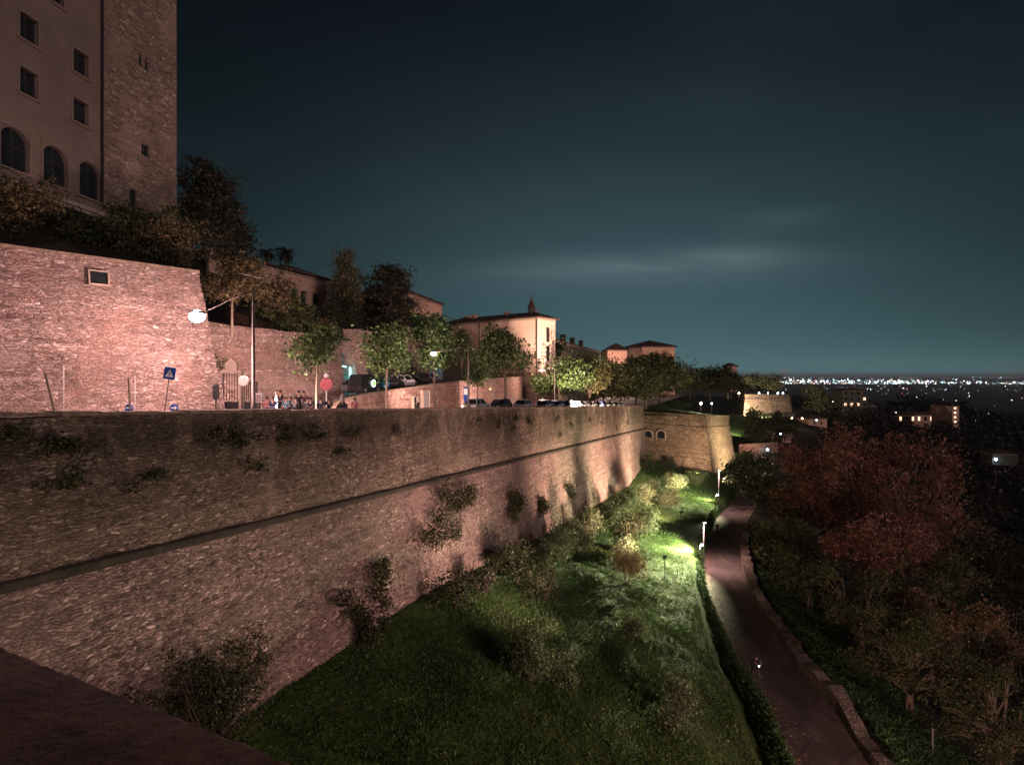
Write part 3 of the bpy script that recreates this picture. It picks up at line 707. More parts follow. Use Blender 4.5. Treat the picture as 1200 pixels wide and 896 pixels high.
# ------------------------------------------------------------------ buildings
def panel(mb, L_, z0, z1, holes, tr, depth=.35):
    """front wall with real openings; holes = (x, z, w, h, arch_rise); tr maps (x, y inward, z)"""
    xs_ = sorted({0, L_} | {h[0]-h[2]/2 for h in holes} | {h[0]+h[2]/2 for h in holes})
    zs_ = sorted({z0, z1} | {h[1] for h in holes} | {h[1]+h[3] for h in holes})
    def inside(x, z): return any(abs(x-h[0]) < h[2]/2 and h[1] < z < h[1]+h[3] for h in holes)
    for i in range(len(xs_)-1):
        for j in range(len(zs_)-1):
            a, b4, c, d = xs_[i], xs_[i+1], zs_[j], zs_[j+1]
            if not inside((a+b4)/2, (c+d)/2): mb.add([tr(a, 0, c), tr(b4, 0, c), tr(b4, 0, d), tr(a, 0, d)], [(0, 1, 2, 3)])
    for (x, z, w, h, r) in holes:
        a, b4, t = x-w/2, x+w/2, z+h
        pts = [(a, z), (b4, z)]
        if r:
            arc = [(x+w/2*math.cos(math.pi*i/12), t-r+r*math.sin(math.pi*i/12)) for i in range(13)]
            for i in range(12):
                (x1, y1), (x2, y2) = arc[i], arc[i+1]
                mb.add([tr(x1, 0, y1), tr(x1, 0, t), tr(x2, 0, t), tr(x2, 0, y2)], [(0, 1, 2, 3)])
            pts += arc
        else: pts += [(b4, t), (a, t)]
        n = len(pts)
        for i in range(n):
            p, q_ = pts[i], pts[(i+1) % n]
            mb.add([tr(p[0], 0, p[1]), tr(q_[0], 0, q_[1]), tr(q_[0], depth, q_[1]), tr(p[0], depth, p[1])], [(0, 1, 2, 3)])
def win_part(parent, tr_loc, rz, w, h, r=0, depth=.28, frame='shut', pane='glass', surround=None, sill=True, glow=False):
    m = MB(); t = .07
    m.box(-w/2, -w/2+t, depth-.08, depth, 0, h-r).box(w/2-t, w/2, depth-.08, depth, 0, h-r).box(-.035, .035, depth-.08, depth-.01, 0, h-t)
    m.box(-w/2+t, w/2-t, depth-.078, depth-.002, h*.55, h*.55+t).box(-w/2+t, w/2-t, depth-.078, depth-.002, 0, t)
    if not r: m.box(-w/2+t, w/2-t, depth-.078, depth-.002, h-t, h)
    o = m.build('window', M[frame], parent); o.location = tr_loc; o.rotation_euler = (0, 0, rz)
    pol = [(-w/2, 0), (w/2, 0)]+([(w/2*math.cos(math.pi*i/12), h-r+r*math.sin(math.pi*i/12)) for i in range(13)] if r else [(w/2, h), (-w/2, h)])
    MB().prism(pol, depth+.002, depth+.05).build('pane', M[pane], o)
    if surround:
        s = .16; q = MB().box(-w/2-s, -w/2, -.05, .1, 0, h).box(w/2, w/2+s, -.05, .1, 0, h).box(-w/2-s, w/2+s, -.06, .1, h, h+s*1.2).box(-w/2-s*1.4, w/2+s*1.4, -.12, .1, -.16, 0)
        q.build('surround', M[surround], o)
    return o
def house(name, p0, p1, depth, zb, zt, mat, fh, rh, label, cat='building', roof=2.0, over=.6, roofm='roof', surround=None, cornice=True, group=None, back=True, cap=True, rd_=.28, ww='shut'):
    p0 = Vector(p0); p1 = Vector(p1); L_ = (p1-p0).length; a = math.atan2((p1-p0).y, (p1-p0).x)
    e = empty(name, (p0.x, p0.y, zb), a, label, cat, group); H = zt-zb
    m = MB(); f2 = [(x, z-zb, w, h, r) for (x, z, w, h, r) in fh]; r2 = [(x, z-zb, w, h, r) for (x, z, w, h, r) in rh]
    panel(m, L_, 0, H, f2, lambda x, y, z: (x, y, z)); panel(m, depth, 0, H, r2, lambda x, y, z: (L_-y, x, z))
    m.add([(0, 0, 0), (0, depth, 0), (0, depth, H), (0, 0, H)], [(0, 1, 2, 3)]); m.add([(0, depth, 0), (L_, depth, 0), (L_, depth, H), (0, depth, H)], [(0, 1, 2, 3)])
    m.box(.5, L_-.5, .5, depth-.5, H-.3, H-.1)
    m.build('wall', M[mat], e)
    for (x, z, w, h, r) in f2: win_part(e, (x, 0, z), 0, w, h, r, rd_, surround=surround, frame=ww)
    for (x, z, w, h, r) in r2: win_part(e, (L_, x, z), math.pi/2, w, h, r, rd_, surround=surround, frame=ww)
    if roof:
        o = over; k = min(depth, L_)/2+o; X0, X1, Y0, Y1 = -o, L_+o, -o, depth+o
        V = [(X0, Y0, H), (X1, Y0, H), (X1, Y1, H), (X0, Y1, H), (X0, Y0, H+.18), (X1, Y0, H+.18), (X1, Y1, H+.18), (X0, Y1, H+.18)]
        if L_ > depth: V += [(X0+k, (Y0+Y1)/2, H+roof), (X1-k, (Y0+Y1)/2, H+roof)]; FF = [(4, 5, 9, 8), (6, 7, 8, 9), (5, 6, 9), (7, 4, 8)]
        else: V += [((X0+X1)/2, Y0+k, H+roof), ((X0+X1)/2, Y1-k, H+roof)]; FF = [(5, 6, 9, 8), (7, 4, 8, 9), (4, 5, 8), (6, 7, 9)]
        mk('roof', V, FF+[(0, 3, 2, 1), (0, 1, 5, 4), (1, 2, 6, 5), (2, 3, 7, 6), (3, 0, 4, 7)], M[roofm], e)
    if cornice: MB().box(-.12, L_+.12, -.12, 0, H-.35, H-.003).box(L_, L_+.12, 0, depth, H-.35, H-.003).build('cornice', M['trim'], e)
    return e, L_
# palace and tower, upper left
P0 = (-33.9, 30.0); P1 = (-32.668, 47.6); P2 = (-32.0, 57.0)
fh = [(u, z, 1.45, 1.75, 0) for u in (2.0, 6.5, 11.0, 15.5) for z in (19.15, 22.85)]+[(u, 26.9, 1.45, 1.75, 0) for u in (4.2, 8.8, 13.2)]
fh += [(u, 13.75, 2.15, 2.75, .85) for u in (3.4, 6.7, 9.95, 13.2, 16.4)]
pal, _ = house('palace', P0, P1, 14, 9.5, 35, 'plaster', fh, [], 'tall dim plaster palace at top left with square windows over dark arches', roof=0, cornice=False, surround='surr', rd_=.33)
MB().box(0, 17.4, -.45, 0, 3.1, 3.4).box(0, 17.4, -.30, 0, 2.86, 3.1).build('ledge', M['trim'], pal)
MB().tube([(17.5, -.14, 4.2), (17.5, -.14, 25.3)], .10, 8).build('drainpipe', M['iron'], pal)
rh = []
tow, _ = house('stone_tower', P1, P2, 8, 9.5, 38, 'tower', [(4.5, 26.9, .55, 1.25, .27), (5.25, 26.9, .55, 1.25, .27), (5.1, 19.3, 1.1, 1.05, 0), (3.6, 14.4, .95, 1.5, 0), (1.6, 31.6, .35, 1.7, 0), (7.2, 34.6, .35, 1.7, 0)], [],
    'tall rubble stone tower with small paired window, standing against the night sky', 'tower', roof=0, cornice=False)
# ivy clad house above the second wall
p0 = XY(285, 62); p1 = XY(383, 88)
ivh, Lh = house('garden_house', p0, p1, 9, 4, 13.4, 'pinkp', [(30*.42, 9.4, 1.0, 1.6, 0), (14.6, 9.4, 1.0, 1.6, 0)], [], 'pale house half hidden by ivy above the wall behind the lamp post', 'house', roof=.9) if False else (None, 0)
hp0 = Vector((-34.5, 68)); hp1 = Vector((-27.6, 89))
hl = (hp1-hp0).length
ivh, Lh = house('garden_house', hp0, hp1, 8, 4, 14.2, 'pinkp', [(8.6, 10.2, .9, 1.6, 0), (10.4, 10.2, .9, 1.6, 0), (14.8, 8.2, 1.2, 3.6, 0), (16.7, 8.2, 1.2, 3.6, 0), (19.4, 8.6, 1.2, 3.2, 0)], [], 'pale house half hidden by ivy above the wall behind the lamp post', 'house', roof=1.0, surround='trim')
dh, _ = house('hill_house', XY(345, 105), XY(392, 118), 10, 5, 18.4, 'darkp', [], [], 'unlit dark roofed house behind the tall cypress', 'house', roof=2.2)
# building left of the big cream one
bl, _ = house('corner_house', XY(478, 100), XY(517, 118), 9, 4, 14.0, 'pinkp', [(13.5, 9.6, 1.1, 2.2, 0), (16.0, 9.6, 1.1, 2.2, 0), (18.3, 9.6, 1.1, 2.2, 0)], [], 'pink house corner showing between the cedar and the long cream building', 'house', roof=1.2, surround='trim')
# long cream building
bp0 = Vector((-15.3, 132)); bp1 = Vector((5.0, 115.2)); bL = (bp1-bp0).length
cb, _ = house('long_building', bp0, bp1, 5.8, -9, 11.2, 'cream', [(3.2, 7.6, 1.0, 1.2, 0), (7.0, 7.6, 1.0, 1.2, 0), (14.2, 8.2, 1.0, 1.2, 0), (16.4, 8.2, 1.0, 1.2, 0)],
    [(3.4, 6.6, 1.3, 2.9, 0), (3.4, 2.9, 1.3, 2.9, 0), (3.4, -.6, 1.3, 2.7, 0)], 'long cream building with dark tiled roof and brightly lit end, above the parked cars', roof=1.5, over=.7)
MB().tube([(bL-.25, -.12, 6), (bL-.25, -.12, 20)], .11, 6).build('drainpipe', M['iron'], cb); MB().tube([(11.0, -.12, 8), (11.0, -.12, 20)], .10, 6).build('drainpipe', M['iron'], cb)
rf = [c for c in cb.children if c.name.startswith('roof')][0]
for x, y, w in ((7.5, 2.2, 1.2), (4.0, 3.5, .9), (16.5, 2.5, .7), (22.6, 3.4, 1.1)):
    MB().box(x-w/2, x+w/2, y-.5, y+.5, 20, 21.9).box(x-w/2-.12, x+w/2+.12, y-.62, y+.62, 21.9, 22.1).build('chimney', M['pinkp'], rf)
# battered stone base of the long building
bd = (bp1-bp0).normalized(); bn = Vector((bd.y, -bd.x))
base_path = [(bp0.x+bd.x*9, bp0.y+bd.y*9, .6), (bp1.x+bn.x*.05, bp1.y+bn.y*.05, .6), (bp1.x+(-bn.x)*5.8+.1, bp1.y-bn.y*5.8+.1, .6)]
bb = loft('stone_base', base_path, [(.12, 0), (1.3, 9.5)], M['ramp'], None, 1.5, .04, 21, .05)
bb.parent = cb; bb.matrix_parent_inverse = (Matrix.Translation(cb.location) @ Matrix.Rotation(cb.rotation_euler.z, 4, 'Z')).inverted()
# little spire roof behind
sp = empty('roof_turret', (3.9, 119.5, 12.2), 0, 'small dark pointed turret above the cream building roof', 'turret')
MB().lathe((0, 0, 0), [(.7, 0), (.7, 1.2), (.8, 1.3)], 8).build('wall', M['darkp'], sp); MB().lathe((0, 0, 1.3), [(.85, 0), (.5, .8), (.12, 1.9), (.03, 2.9)], 8).build('roof', M['roof'], sp)
# dark unlit terrace of houses
dk, _ = house('dark_terrace', XY(652, 140), XY(702, 205), 12, -9, 8.2, 'darkp', [(x, 1.5, 1.2, 2.2, 0) for x in range(6, 62, 7)]+[(x, 4.6, 1.2, 2, 0) for x in range(6, 62, 7)], [], 'long unlit olive building behind the street trees, right of the cream one', roof=1.6)
rfk = [c for c in dk.children if c.name.startswith('roof')][0]
for x in (8, 20, 33, 47): MB().box(x-.7, x+.7, 2, 3.2, 17.2, 20).build('chimney', M['darkp'], rfk)
# pink villa beyond
v1, _ = house('pink_villa', XY(704, 275), XY(712, 246), 8, -9, 10.4, 'pinkp', [(x, 3.6, 1.6, 2.6, 0) for x in (5, 11, 17, 23)], [], 'front wing of the pink hip roofed palazzo beyond the trees', 'building', roof=3.2, over=1)
v2, _ = house('pink_palazzo', XY(731, 300), XY(736, 262), 20, -9, 12.6, 'pinkp', [(x, 5.6, 1.6, 2.6, 0) for x in range(4, 40, 6)], [(3.5, 5.6, 1.4, 2.4, 0), (8, 5.6, 1.4, 2.4, 0), (12.5, 5.6, 1.4, 2.4, 0), (17, 5.6, 1.4, 2.4, 0)], 'broad pink palazzo with dark hip roof rising over the tree row', 'building', roof=3.4, over=1.2)
v3, _ = house('small_villa', XY(853, 330), XY(864, 330), 8, -9, 5.2, 'pinkp', [(2, 0, 1, 2, 0), (4, 0, 1, 2, 0)], [], 'small pink roofed house between the two groups of far trees', 'house', roof=2.0, over=.6)

# ------------------------------------------------------------------ lamps
def light(name, loc, power, col, kind='POINT', soft=.15, parent=None, aim=None, cone=100, blend=.6):
    ld = bpy.data.lights.new(name, kind); o = bpy.data.objects.new(name, ld); C.objects.link(o)
    ld.energy = power; ld.color = col; ld.shadow_soft_size = soft; o.location = loc
    if kind == 'SPOT':
        ld.spot_size = math.radians(cone); ld.spot_blend = blend
        o.rotation_euler = (Vector(aim)-Vector(loc)).to_track_quat('-Z', 'Y').to_euler()
    return o
PINK = (1, .60, .56)
def road_lamp(base, top, head, label, power, col=PINK, bulb='bulb_pink', br=.26, group='street lamps along the upper road', post='post'):
    base = Vector(base); t = empty('street_lamp', base, 0, label, 'street lamp', group)
    tp = Vector(top)-base; hd = Vector(head)-base
    MB().tube([(0,0,-.3), (0,0,.9), (0,0,.92), tp*1.0], [.15, .14, .11, .065], 12).build('pole', M[post], t, True)
    dirn = (hd-tp); MB().tube([tp+Vector((0,0,-.25)), tp+dirn*.3+Vector((0,0,-.02)), tp+dirn*.75, hd+Vector((0,0,.12))], [.045, .04, .035, .03], 8).build('arm', M[post], t, True)
    hh = MB(); hh.ball(hd+Vector((0,0,.16)), br*.9, 12, 6, (1.2, 1, .35)); hh.build('lamp_head', M['lampbody'], t, True)
    MB().ball(hd+Vector((0,0,-.02)), br, 14, 8, (1, 1, .8)).build('bulb', M[bulb], t, True)
    lo = light('lamp_light', hd+Vector((0,0,-.45)), power, col, soft=.2); lo.parent = t
    return t
def zst(x, y):
    s = (Vector((x, y))-A).dot(D); return ztop(s)-.5
a = P(297, 337, 34.0); h = P(231, 370, 33.6)
L1 = road_lamp((a.x, a.y, zst(a.x, a.y)), a, h, 'street lamp blazing in front of the tall pink wall on a dark post', 4300, br=.42)
MB().tube([(0,0,8.15), (-.9,.1,8.3)], .03, 6).tube([(0,0,8.1), (.45,-.1,8.0)], .03, 6).build('bracket', M['post'], L1)
a = P(549, 404, 57); h = P(508, 414, 54.5)
road_lamp((a.x, a.y, zst(a.x, a.y)), a, h, 'street lamp with small white globe glinting through the second tree past the lamp post', 800, (1, .70, .58), bulb='bulb_white', br=.24)
a = P(650, 430, 104); h = P(634, 434, 104)
road_lamp((a.x, a.y, zst(a.x, a.y)), a, h, 'slim street lamp post in front of the end of the cream building', 1500, (1, .62, .5), br=.12)
a = P(700, 437, 140); h = P(688, 438, 140)
road_lamp((a.x, a.y, zst(a.x, a.y)), a, h, 'street lamp among the far tree trunks beside the parked cars', 5000, (1, .6, .45), br=.1)
a = P(716, 431, 228); h = P(712, 431, 228)
road_lamp((a.x, a.y, -9), a, h, 'far street lamp half hidden in the tree row below the pink palazzo', 16000, (1, .62, .5), br=.2)
# lamps off to the left keep the near walls lit
a = Vector((-27.5, 22.5, 5.6)); road_lamp((a.x, a.y, zst(a.x, a.y)), a, (-30.0, 24.6, 4.6), 'street lamp at the near end of the tall pink wall', 500)
def small_lamp(px, py, Y, zg, label, mat='bulb_white', r=.22, power=60, col=(.9, .9, 1), group=None, name='street_lamp'):
    p = P(px, py, Y); t = empty(name, (p.x, p.y, zg), 0, label, 'street lamp', group); hh = p.z-zg
    MB().tube([(0,0,-.3), (0,0,hh-.05)], [.09, .05], 8).build('pole', M['post'], t)
    MB().lathe((0,0,hh+r*.9), [(r*.3, .25*r), (r*1.3, 0), (r*1.3, -.08*r), (r*.3, -.1*r)], 10).build('lamp_head', M['lampbody'], t)
    MB().ball((0,0,hh), r, 10, 6).build('bulb', M[mat], t, True)
    if power: lo = light('lamp_light', (0,0,hh-.35), power, col, soft=.2); lo.parent = t
    return t
small_lamp(821.5, 472.5, 170, -10.6, 'brighter of two lamps on the lawn of the stone bastion', 'bulb_warm', .36, 2200, (1, .72, .5))
small_lamp(834, 472.5, 178, -10.8, 'fainter of two lamps on the lawn of the stone bastion', 'bulb_blue', .24, 150)
for i, (px, m_, r, l) in enumerate([(866, 'bulb_warm', .42, 'first lamp at the left over the distant bastion'), (889.5, 'bulb_white', .36, 'lamp over the middle of the distant bastion wall'), (900, 'bulb_white', .26, 'dim lamp in the gap between the bigger lamps over the distant bastion'), (911.5, 'bulb_white', .36, 'last but one lamp over the distant bastion'), (917.5, 'bulb_blue', .38, 'last lamp at the right end of the distant bastion')]):
    small_lamp(px, 460.5, 300+i*3, -10.6, l, m_, r, 900, (1, .68, .5), 'lamps over the distant bastion')
for px, py, Y, zg, m_, r, l in [(928, 489.5, 235, -21.5, 'bulb_warm', .36, 'amber lamp at the left of the hamlet road below the far bastion'), (940, 490, 245, -21, 'bulb_warm', .33, 'amber lamp in the middle of the hamlet road'), (957, 492, 250, -22, 'bulb_blue', .28, 'blue lamp at the bend of the hamlet road'), (899.5, 526.5, 190, -27.5, 'bulb_blue', .34, 'blue white lamp in front of the low lit wall below the far bastion'), (914.5, 508, 205, -25, 'bulb_blue', .28, 'bluish lamp among the dark trees above the low lit wall'),
                                (1167, 538, 165, -30, 'bulb_blue', .34, 'lone blue white lamp beside the small house on the dark hillside'), (1026, 486.5, 380, -34, 'bulb_blue', .4, 'small white lamp right of the pale apartment block')]:
    small_lamp(px, py, Y, zg, l, m_, r, 7 if m_ != 'bulb_warm' else 300, (1, .68, .5) if m_ == 'bulb_warm' else (.8, .85, 1))
# road posts with floods turned on the rampart
def road_post(x, y, topz, label, hz, power, aim, col, cone=95, far_aim=(10.5, 56, -20.5), ncone=96):
    zb = float(road_z(y))-.1; t = empty('flood_post', (x, y, zb), 0, label, 'lamp post', 'lamp posts beside the lower road'); H = topz-zb
    MB().tube([(0,0,-.3), (0,0,H)], [.08, .055], 10).build('pole', M['galv'], t, True)
    MB().box(-.1, .35, -.12, .12, H-.02, H+.1).build('lamp_head', M['lampbody'], t)
    MB().box(-.02, .30, -.09, .09, H-.06, H-.022).build('bulb', M['bulb_white'], t)
    lo = light('road_light', (.15, 0, H-.3), 2600, (1, .60, .52), 'SPOT', .1, None, (2.2, 0, -4), 130, .9); lo.parent = t
    f = MB(); d = (Vector(aim)-Vector((x, y, hz))).normalized(); a_ = math.atan2(d.y, d.x)
    h = MB().box(-.16, .10, -.26, .26, -.2, .2).build('floodlight', M['lampbody'], t); h.location = (-.28, 0, hz-zb); h.rotation_euler = (0, -math.asin(d.z), a_)
    MB().box(.102, .14, -.23, .23, -.17, .17).build('lens', M['bulb_white'], h)
    MB().ball((-.05, 0, .27), .13, 8, 6).build('beacon', M['bulb_white'], h)
    lo = light('flood', (x-.55, y, hz+.1), power*.6, col, 'SPOT', .12, None, aim, cone, .8)
    rel(lo, t); lo = light('meadow_light', (x-.2, y-.1, topz-.2), power*.95, col, 'SPOT', .12, None, (x-6.5, y-4.5, zb+.8), ncone, .85); rel(lo, t); lo = light('meadow_light', (x-.25, y-.2, topz-.15), power*1.6, col, 'SPOT', .12, None, far_aim, 46, .8); rel(lo, t); return t
YG = (1, .95, .58)
road_post(24.05, 75, -18.4, 'slim white lamp post with floodlight where the lower road starts to bend away', -21.5, 26000, (8, 84, -21), YG, 120)
road_post(38.4, 111, -17.6, 'far slim lamp post with floodlight near the foot of the stone bastion', -22.4, 16000, (30, 124, -21.5), YG, 125, (21, 98, -22), 76)
def ground_flood(s, off, power, col, aim_s, aim_dz, label, cone=110, hgt=2.3):
    p = wpt(s, off); FLOODS.append(p); z = float(ground(p.x, p.y)); q = wpt(aim_s, 0); aim = Vector((q.x, q.y, ztop(aim_s)+aim_dz))
    t = empty('floodlight', (p.x, p.y, z), 0, label, 'floodlight', 'floodlights at the foot of the rampart')
    d = (aim-Vector((p.x, p.y, z+hgt))).normalized(); a_ = math.atan2(d.y, d.x)
    MB().tube([(0,0,-.2), (0,0,hgt-.1)], .04, 6).build('stake', M['iron'], t)
    h = MB().box(-.14, .1, -.22, .22, -.16, .16).build('housing', M['lampbody'], t); h.location = (0, 0, hgt); h.rotation_euler = (0, -math.asin(d.z), a_)
    MB().box(.102, .12, -.2, .2, -.14, .14).build('lens', M['glass'], h)
    lo = light('flood', Vector((p.x, p.y, z+hgt))+d*.3, power, col, 'SPOT', .5, None, aim, cone, 1.0); rel(lo, t)
WARM = (1, .66, .48)
ground_flood(20, 13, 8000, (1, .66, .55), 22, -7, 'added ground floodlight nearest the camera in the dark meadow', 104)  # extra dim flood, added to lift the near rampart
ground_flood(44, 14, 17000, (1, .66, .5), 50, -6.5, 'ground floodlight in the meadow facing the middle of the rampart', 96)
ground_flood(68, 13.5, 27000, WARM, 80, -7.5, 'ground floodlight in the meadow between the olive bushes', 130)
ground_flood(92, 12.5, 21000, (1, .74, .52), 106, -7.5, 'ground floodlight nearest the far end of the rampart', 130)
def pflood(name, loc, aim, power, col, label, cone=110):
    t = empty('floodlight', loc, 0, label, 'floodlight')
    d = (Vector(aim)-Vector(loc)).normalized(); a_ = math.atan2(d.y, d.x)
    MB().tube([(0,0,-1), (0,0,.1)], .04, 6).build('stake', M['iron'], t)
    h = MB().box(-.14, .1, -.22, .22, -.16, .16).build('housing', M['lampbody'], t); h.location = (0,0,.2); h.rotation_euler = (0, -math.asin(d.z), a_)
    rel(light('flood', Vector(loc)+Vector((0,0,.2))+d*.3, power, col, 'SPOT', .15, None, aim, cone, .9), t)
def zg(x, y): return float(ground(x, y))
pflood('a', (43.5, 138, -23.0), (43, 152, -18), 9000, WARM, 'floodlight on the grass lighting the shaded face of the stone bastion')
pflood('b', (71, 153, zg(71, 153)+2.5), (58, 164, -17), 42000, (1, .76, .48), 'floodlight below the trees lighting the outer face of the stone bastion')
pflood('c', (118, 283, -19.5), (133, 318, -14), 120000, (1, .74, .55), 'floodlight under the middle of the distant bastion', 130)
pflood('d', (80, 212, -16.5), (84, 226, -19), 12000, YG, 'floodlight on the small bright lawn between the bastions', 130)
UPK = (1, .62, .54)  # floods below are added out of sight to brighten the upper walls
for s_, tgt, pw_, lb_ in [(12, (-23.5, 51, 2), 4200, 'added unseen floodlight behind the parapet lighting the pink wall beside the lamp post'), (14, (-21.5, 59, 2), 6500, 'added unseen floodlight behind the parapet lighting the pink wall behind the crowd'), (-9, (-31, 28, 2), 500, 'added unseen floodlight behind the parapet lighting the left end of the tall pink wall'), (22, (-16.6, 71, 2), 4200, 'added unseen floodlight behind the parapet lighting the low end of the ramp wall'), (36, (-12, 84, 2), 6500, 'added unseen floodlight behind the parapet lighting the ramp wall past the hatch'), (54, (-5, 100, 2), 6500, 'added unseen floodlight behind the parapet lighting the ramp wall under the clipped tree'), (74, (0, 119, 6), 52000, 'added unseen floodlight behind the parapet lighting the facade of the cream building'), (98, (8, 121, 6), 4500, 'added unseen floodlight behind the parapet lighting the end wall of the cream building')]:
    p_ = wpt(s_, -8.5 if 0 < s_ < 60 else -3); pflood('f', (p_.x, p_.y, ztop(s_)-.45), tgt, pw_, UPK if pw_ < 12000 else (1, .68, .50), lb_, 85 if s_ == 12 else 130)
# added lamp outside the view, brightens the lower road and slope trees
pp = (17.2, 19.5); t = empty('street_lamp', (*pp, -24), 0, 'added unseen lamp post beside the near stretch of the lower road', 'street lamp')
MB().tube([(0,0,-.3), (0,0,7)], [.09, .06], 8).build('pole', M['galv'], t); MB().tube([(0,0,6.9), (1.6,0,7.2)], .04, 6).build('arm', M['galv'], t)
MB().box(1.5, 2.0, -.12, .12, 7.1, 7.2).build('lamp_head', M['lampbody'], t); MB().box(1.52, 1.98, -.1, .1, 7.06, 7.098).build('bulb', M['bulb_pink'], t)
light('lamp_light', (1.75, 0, 6.9), 7500, (1, .58, .50), 'POINT', .15).parent = t

# ------------------------------------------------------------------ vegetation
def zg(x, y): return float(ground(x, y))
def street_tree(px, Y, top, rpx, label, leaf='leaf_street', n=5200, size=.30, seed=1, th=None, bark='bark', grp='trees planted along the upper road', squash=1.0, base=None, **kw):
    x, y = XY(px, Y); z = zst(x, y) if base is None else base; h = (HY-top)/F*Y-z; R = rpx/F*Y
    return make_tree('street_tree', (x, y, z), h, R, th or h*.36, leaf, n, size, label, 'tree', grp, seed, bark, **kw)
street_tree(371, 46, 386, 33, 'young loose pale leaved street tree beside the red round sign', n=3000, size=.26, seed=3, th=3.4, tr=.08, shell=.3, flat=.3, nb=8)
street_tree(453, 57, 389, 30, 'round green street tree in front of the ramp cars', n=5200, size=.30, seed=4, th=3.9, tr=.12)
street_tree(509, 60, 376, 32, 'taller street tree with the white lamp globe shining through it', n=5600, size=.30, seed=5, th=4.3, tr=.12, nb=11)
street_tree(592, 76, 386, 34, 'full dark green street tree with forked trunk before the cream building', n=6500, size=.34, seed=6, th=4.6, tr=.17, nb=11)
street_tree(560, 82, 406, 20, 'small pale tree between the lamp post and the forked street tree', n=2600, size=.30, seed=7, tr=.1, shell=.2)
RT = [(636, 108, 444, 9, 'thin climber covered sapling against the corner of the cream building', 'leaf_street', 2200, .3),
      (667, 112, 420, 21, 'green street tree just right of the cream building', 'leaf_street', 4200, .36), (690, 122, 422, 20, 'yellowing street tree second in the row right of the cream building', 'leaf_yel', 3600, .36),
      (707, 134, 426, 22, 'third tree of the dense row past the cream building', 'leaf_dark', 4200, .42), (727, 148, 427, 22, 'fourth tree of the dense row past the cream building', 'leaf_dark', 4200, .45),
      (745, 160, 425, 20, 'fifth tree of the dense row, lit a little from below', 'leaf_street', 3800, .45), (773, 170, 419, 28, 'large dark rounded tree at the end of the dense row', 'leaf_dark', 6500, .5),
      (757, 150, 428, 18, 'lower tree in front of the large dark rounded tree', 'leaf_dark', 3000, .42), (809, 215, 431, 17, 'thin tree with lamp light behind it between two large dark crowns', 'leaf_street', 1700, .5),
      (832, 205, 432, 26, 'dark domed tree standing over the bastion lawn', 'leaf_dark', 6500, .55), (853, 225, 440, 14, 'dark tree at the right shoulder of the domed tree', 'leaf_dark', 2600, .5)]
for i, (px, Y, tp, r, lb, lf, n, sz) in enumerate(RT):
    street_tree(px, Y, tp, r*1.22, lb, lf, int(n*1.7), sz*1.25, 20+i, th=2.6 if Y > 105 else None, tr=.2, nb=12, spread=.62)
for i, px in enumerate((872, 884, 896, 908)):
    x, y = XY(px, 318+i*4); make_tree('tree', (x, y, -10.4), 9.5+(i % 2), 6.5, 2.5, 'leaf_dark', 2200, .8, ['dark round tree over the left end of the distant bastion', 'dark round tree second along the distant bastion', 'dark round tree third along the distant bastion', 'dark round tree over the right end of the distant bastion'][i], group='trees on the distant bastion', seed=70+i, tr=.25)

def shrub_px(px, py, Y, R, H, leaf, n, size, label, seed=0, z=None, name='bush', cat='bush', **kw):
    p = P(px, py, Y); return make_shrub(name, (p.x, p.y, p.z if z is None else z), R, H, leaf, n, size, label, cat, kw.pop('group', None), seed, **kw)
# terrace above the tall wall
shrub_px(18, 287, 37, 3.0, 4.6, 'leaf_shrub', 6000, .22, 'olive toned bush hanging over the wall top at the far left', 1, nb=7)
shrub_px(-25, 290, 35, 2.6, 4.0, 'leaf_shrub', 3000, .22, 'bush just past the left edge of the wall top', 2)
shrub_px(85, 292, 41, 2.6, 2.6, 'leaf_dark', 3500, .2, 'low dark bush below the palace arches', 3)
shrub_px(128, 304, 42, 2.8, 3.0, 'leaf_dark', 4200, .2, 'dark bush at the foot of the stone tower', 4)
shrub_px(165, 306, 42.5, 2.5, 3.0, 'leaf_shrub', 4200, .2, 'brownish spreading bush on the wall top below the tower', 5, flat=0) if False else shrub_px(165, 306, 42.5, 2.5, 3.0, 'leaf_shrub', 4200, .2, 'brownish spreading bush on the wall top below the tower', 5)
shrub_px(205, 312, 43, 2.2, 3.0, 'leaf_shrub', 4200, .2, 'pale brown bush at the corner of the tall wall', 6)
shrub_px(150, 282, 50, 3.2, 3.2, 'leaf_dark', 4000, .22, 'dark bush masking the door at the base of the tower', 7)
shrub_px(205, 290, 52, 2.4, 3.4, 'leaf_dark', 3000, .22, 'dark bush under the right corner of the tower', 8)
def ptree(px, base_py, Y, top_py, rpx, leaf, n, size, label, seed, name='tree', th=None, **kw):
    b_ = P(px, base_py, Y); h = (base_py-top_py)/F*Y
    return make_tree(name, b_, h, rpx/F*Y, th or h*.25, leaf, n, size, label, 'tree', None, seed, **kw)
ptree(243, 345, 66, 190, 42, 'leaf_conif', 9000, .34, 'big black evergreen rising behind the stone tower', 31, nb=11)
ptree(275, 350, 70, 262, 30, 'leaf_conif', 5000, .34, 'lower dark evergreen right of the big black one', 32)
ptree(222, 330, 62, 215, 20, 'leaf_conif', 4000, .34, 'narrow dark tree tight against the tower edge', 39)
ptree(272, 388, 52, 302, 40, 'leaf_shrub', 6500, .24, 'open branched tree with pale trunks above the lamp on the wall', 33, th=2.8, nb=9, shell=.25, bark='barkl', tr=.10, limbs=9)
ptree(318, 392, 60, 322, 24, 'leaf_shrub', 3200, .26, 'bushy tree right of the pale trunked one over the wall', 34, shell=.3)
shrub_px(325, 398, 61, 3.0, 5.6, 'leaf_dark', 5200, .26, 'dark ivy mound covering the front of the garden house', 9, nb=8)
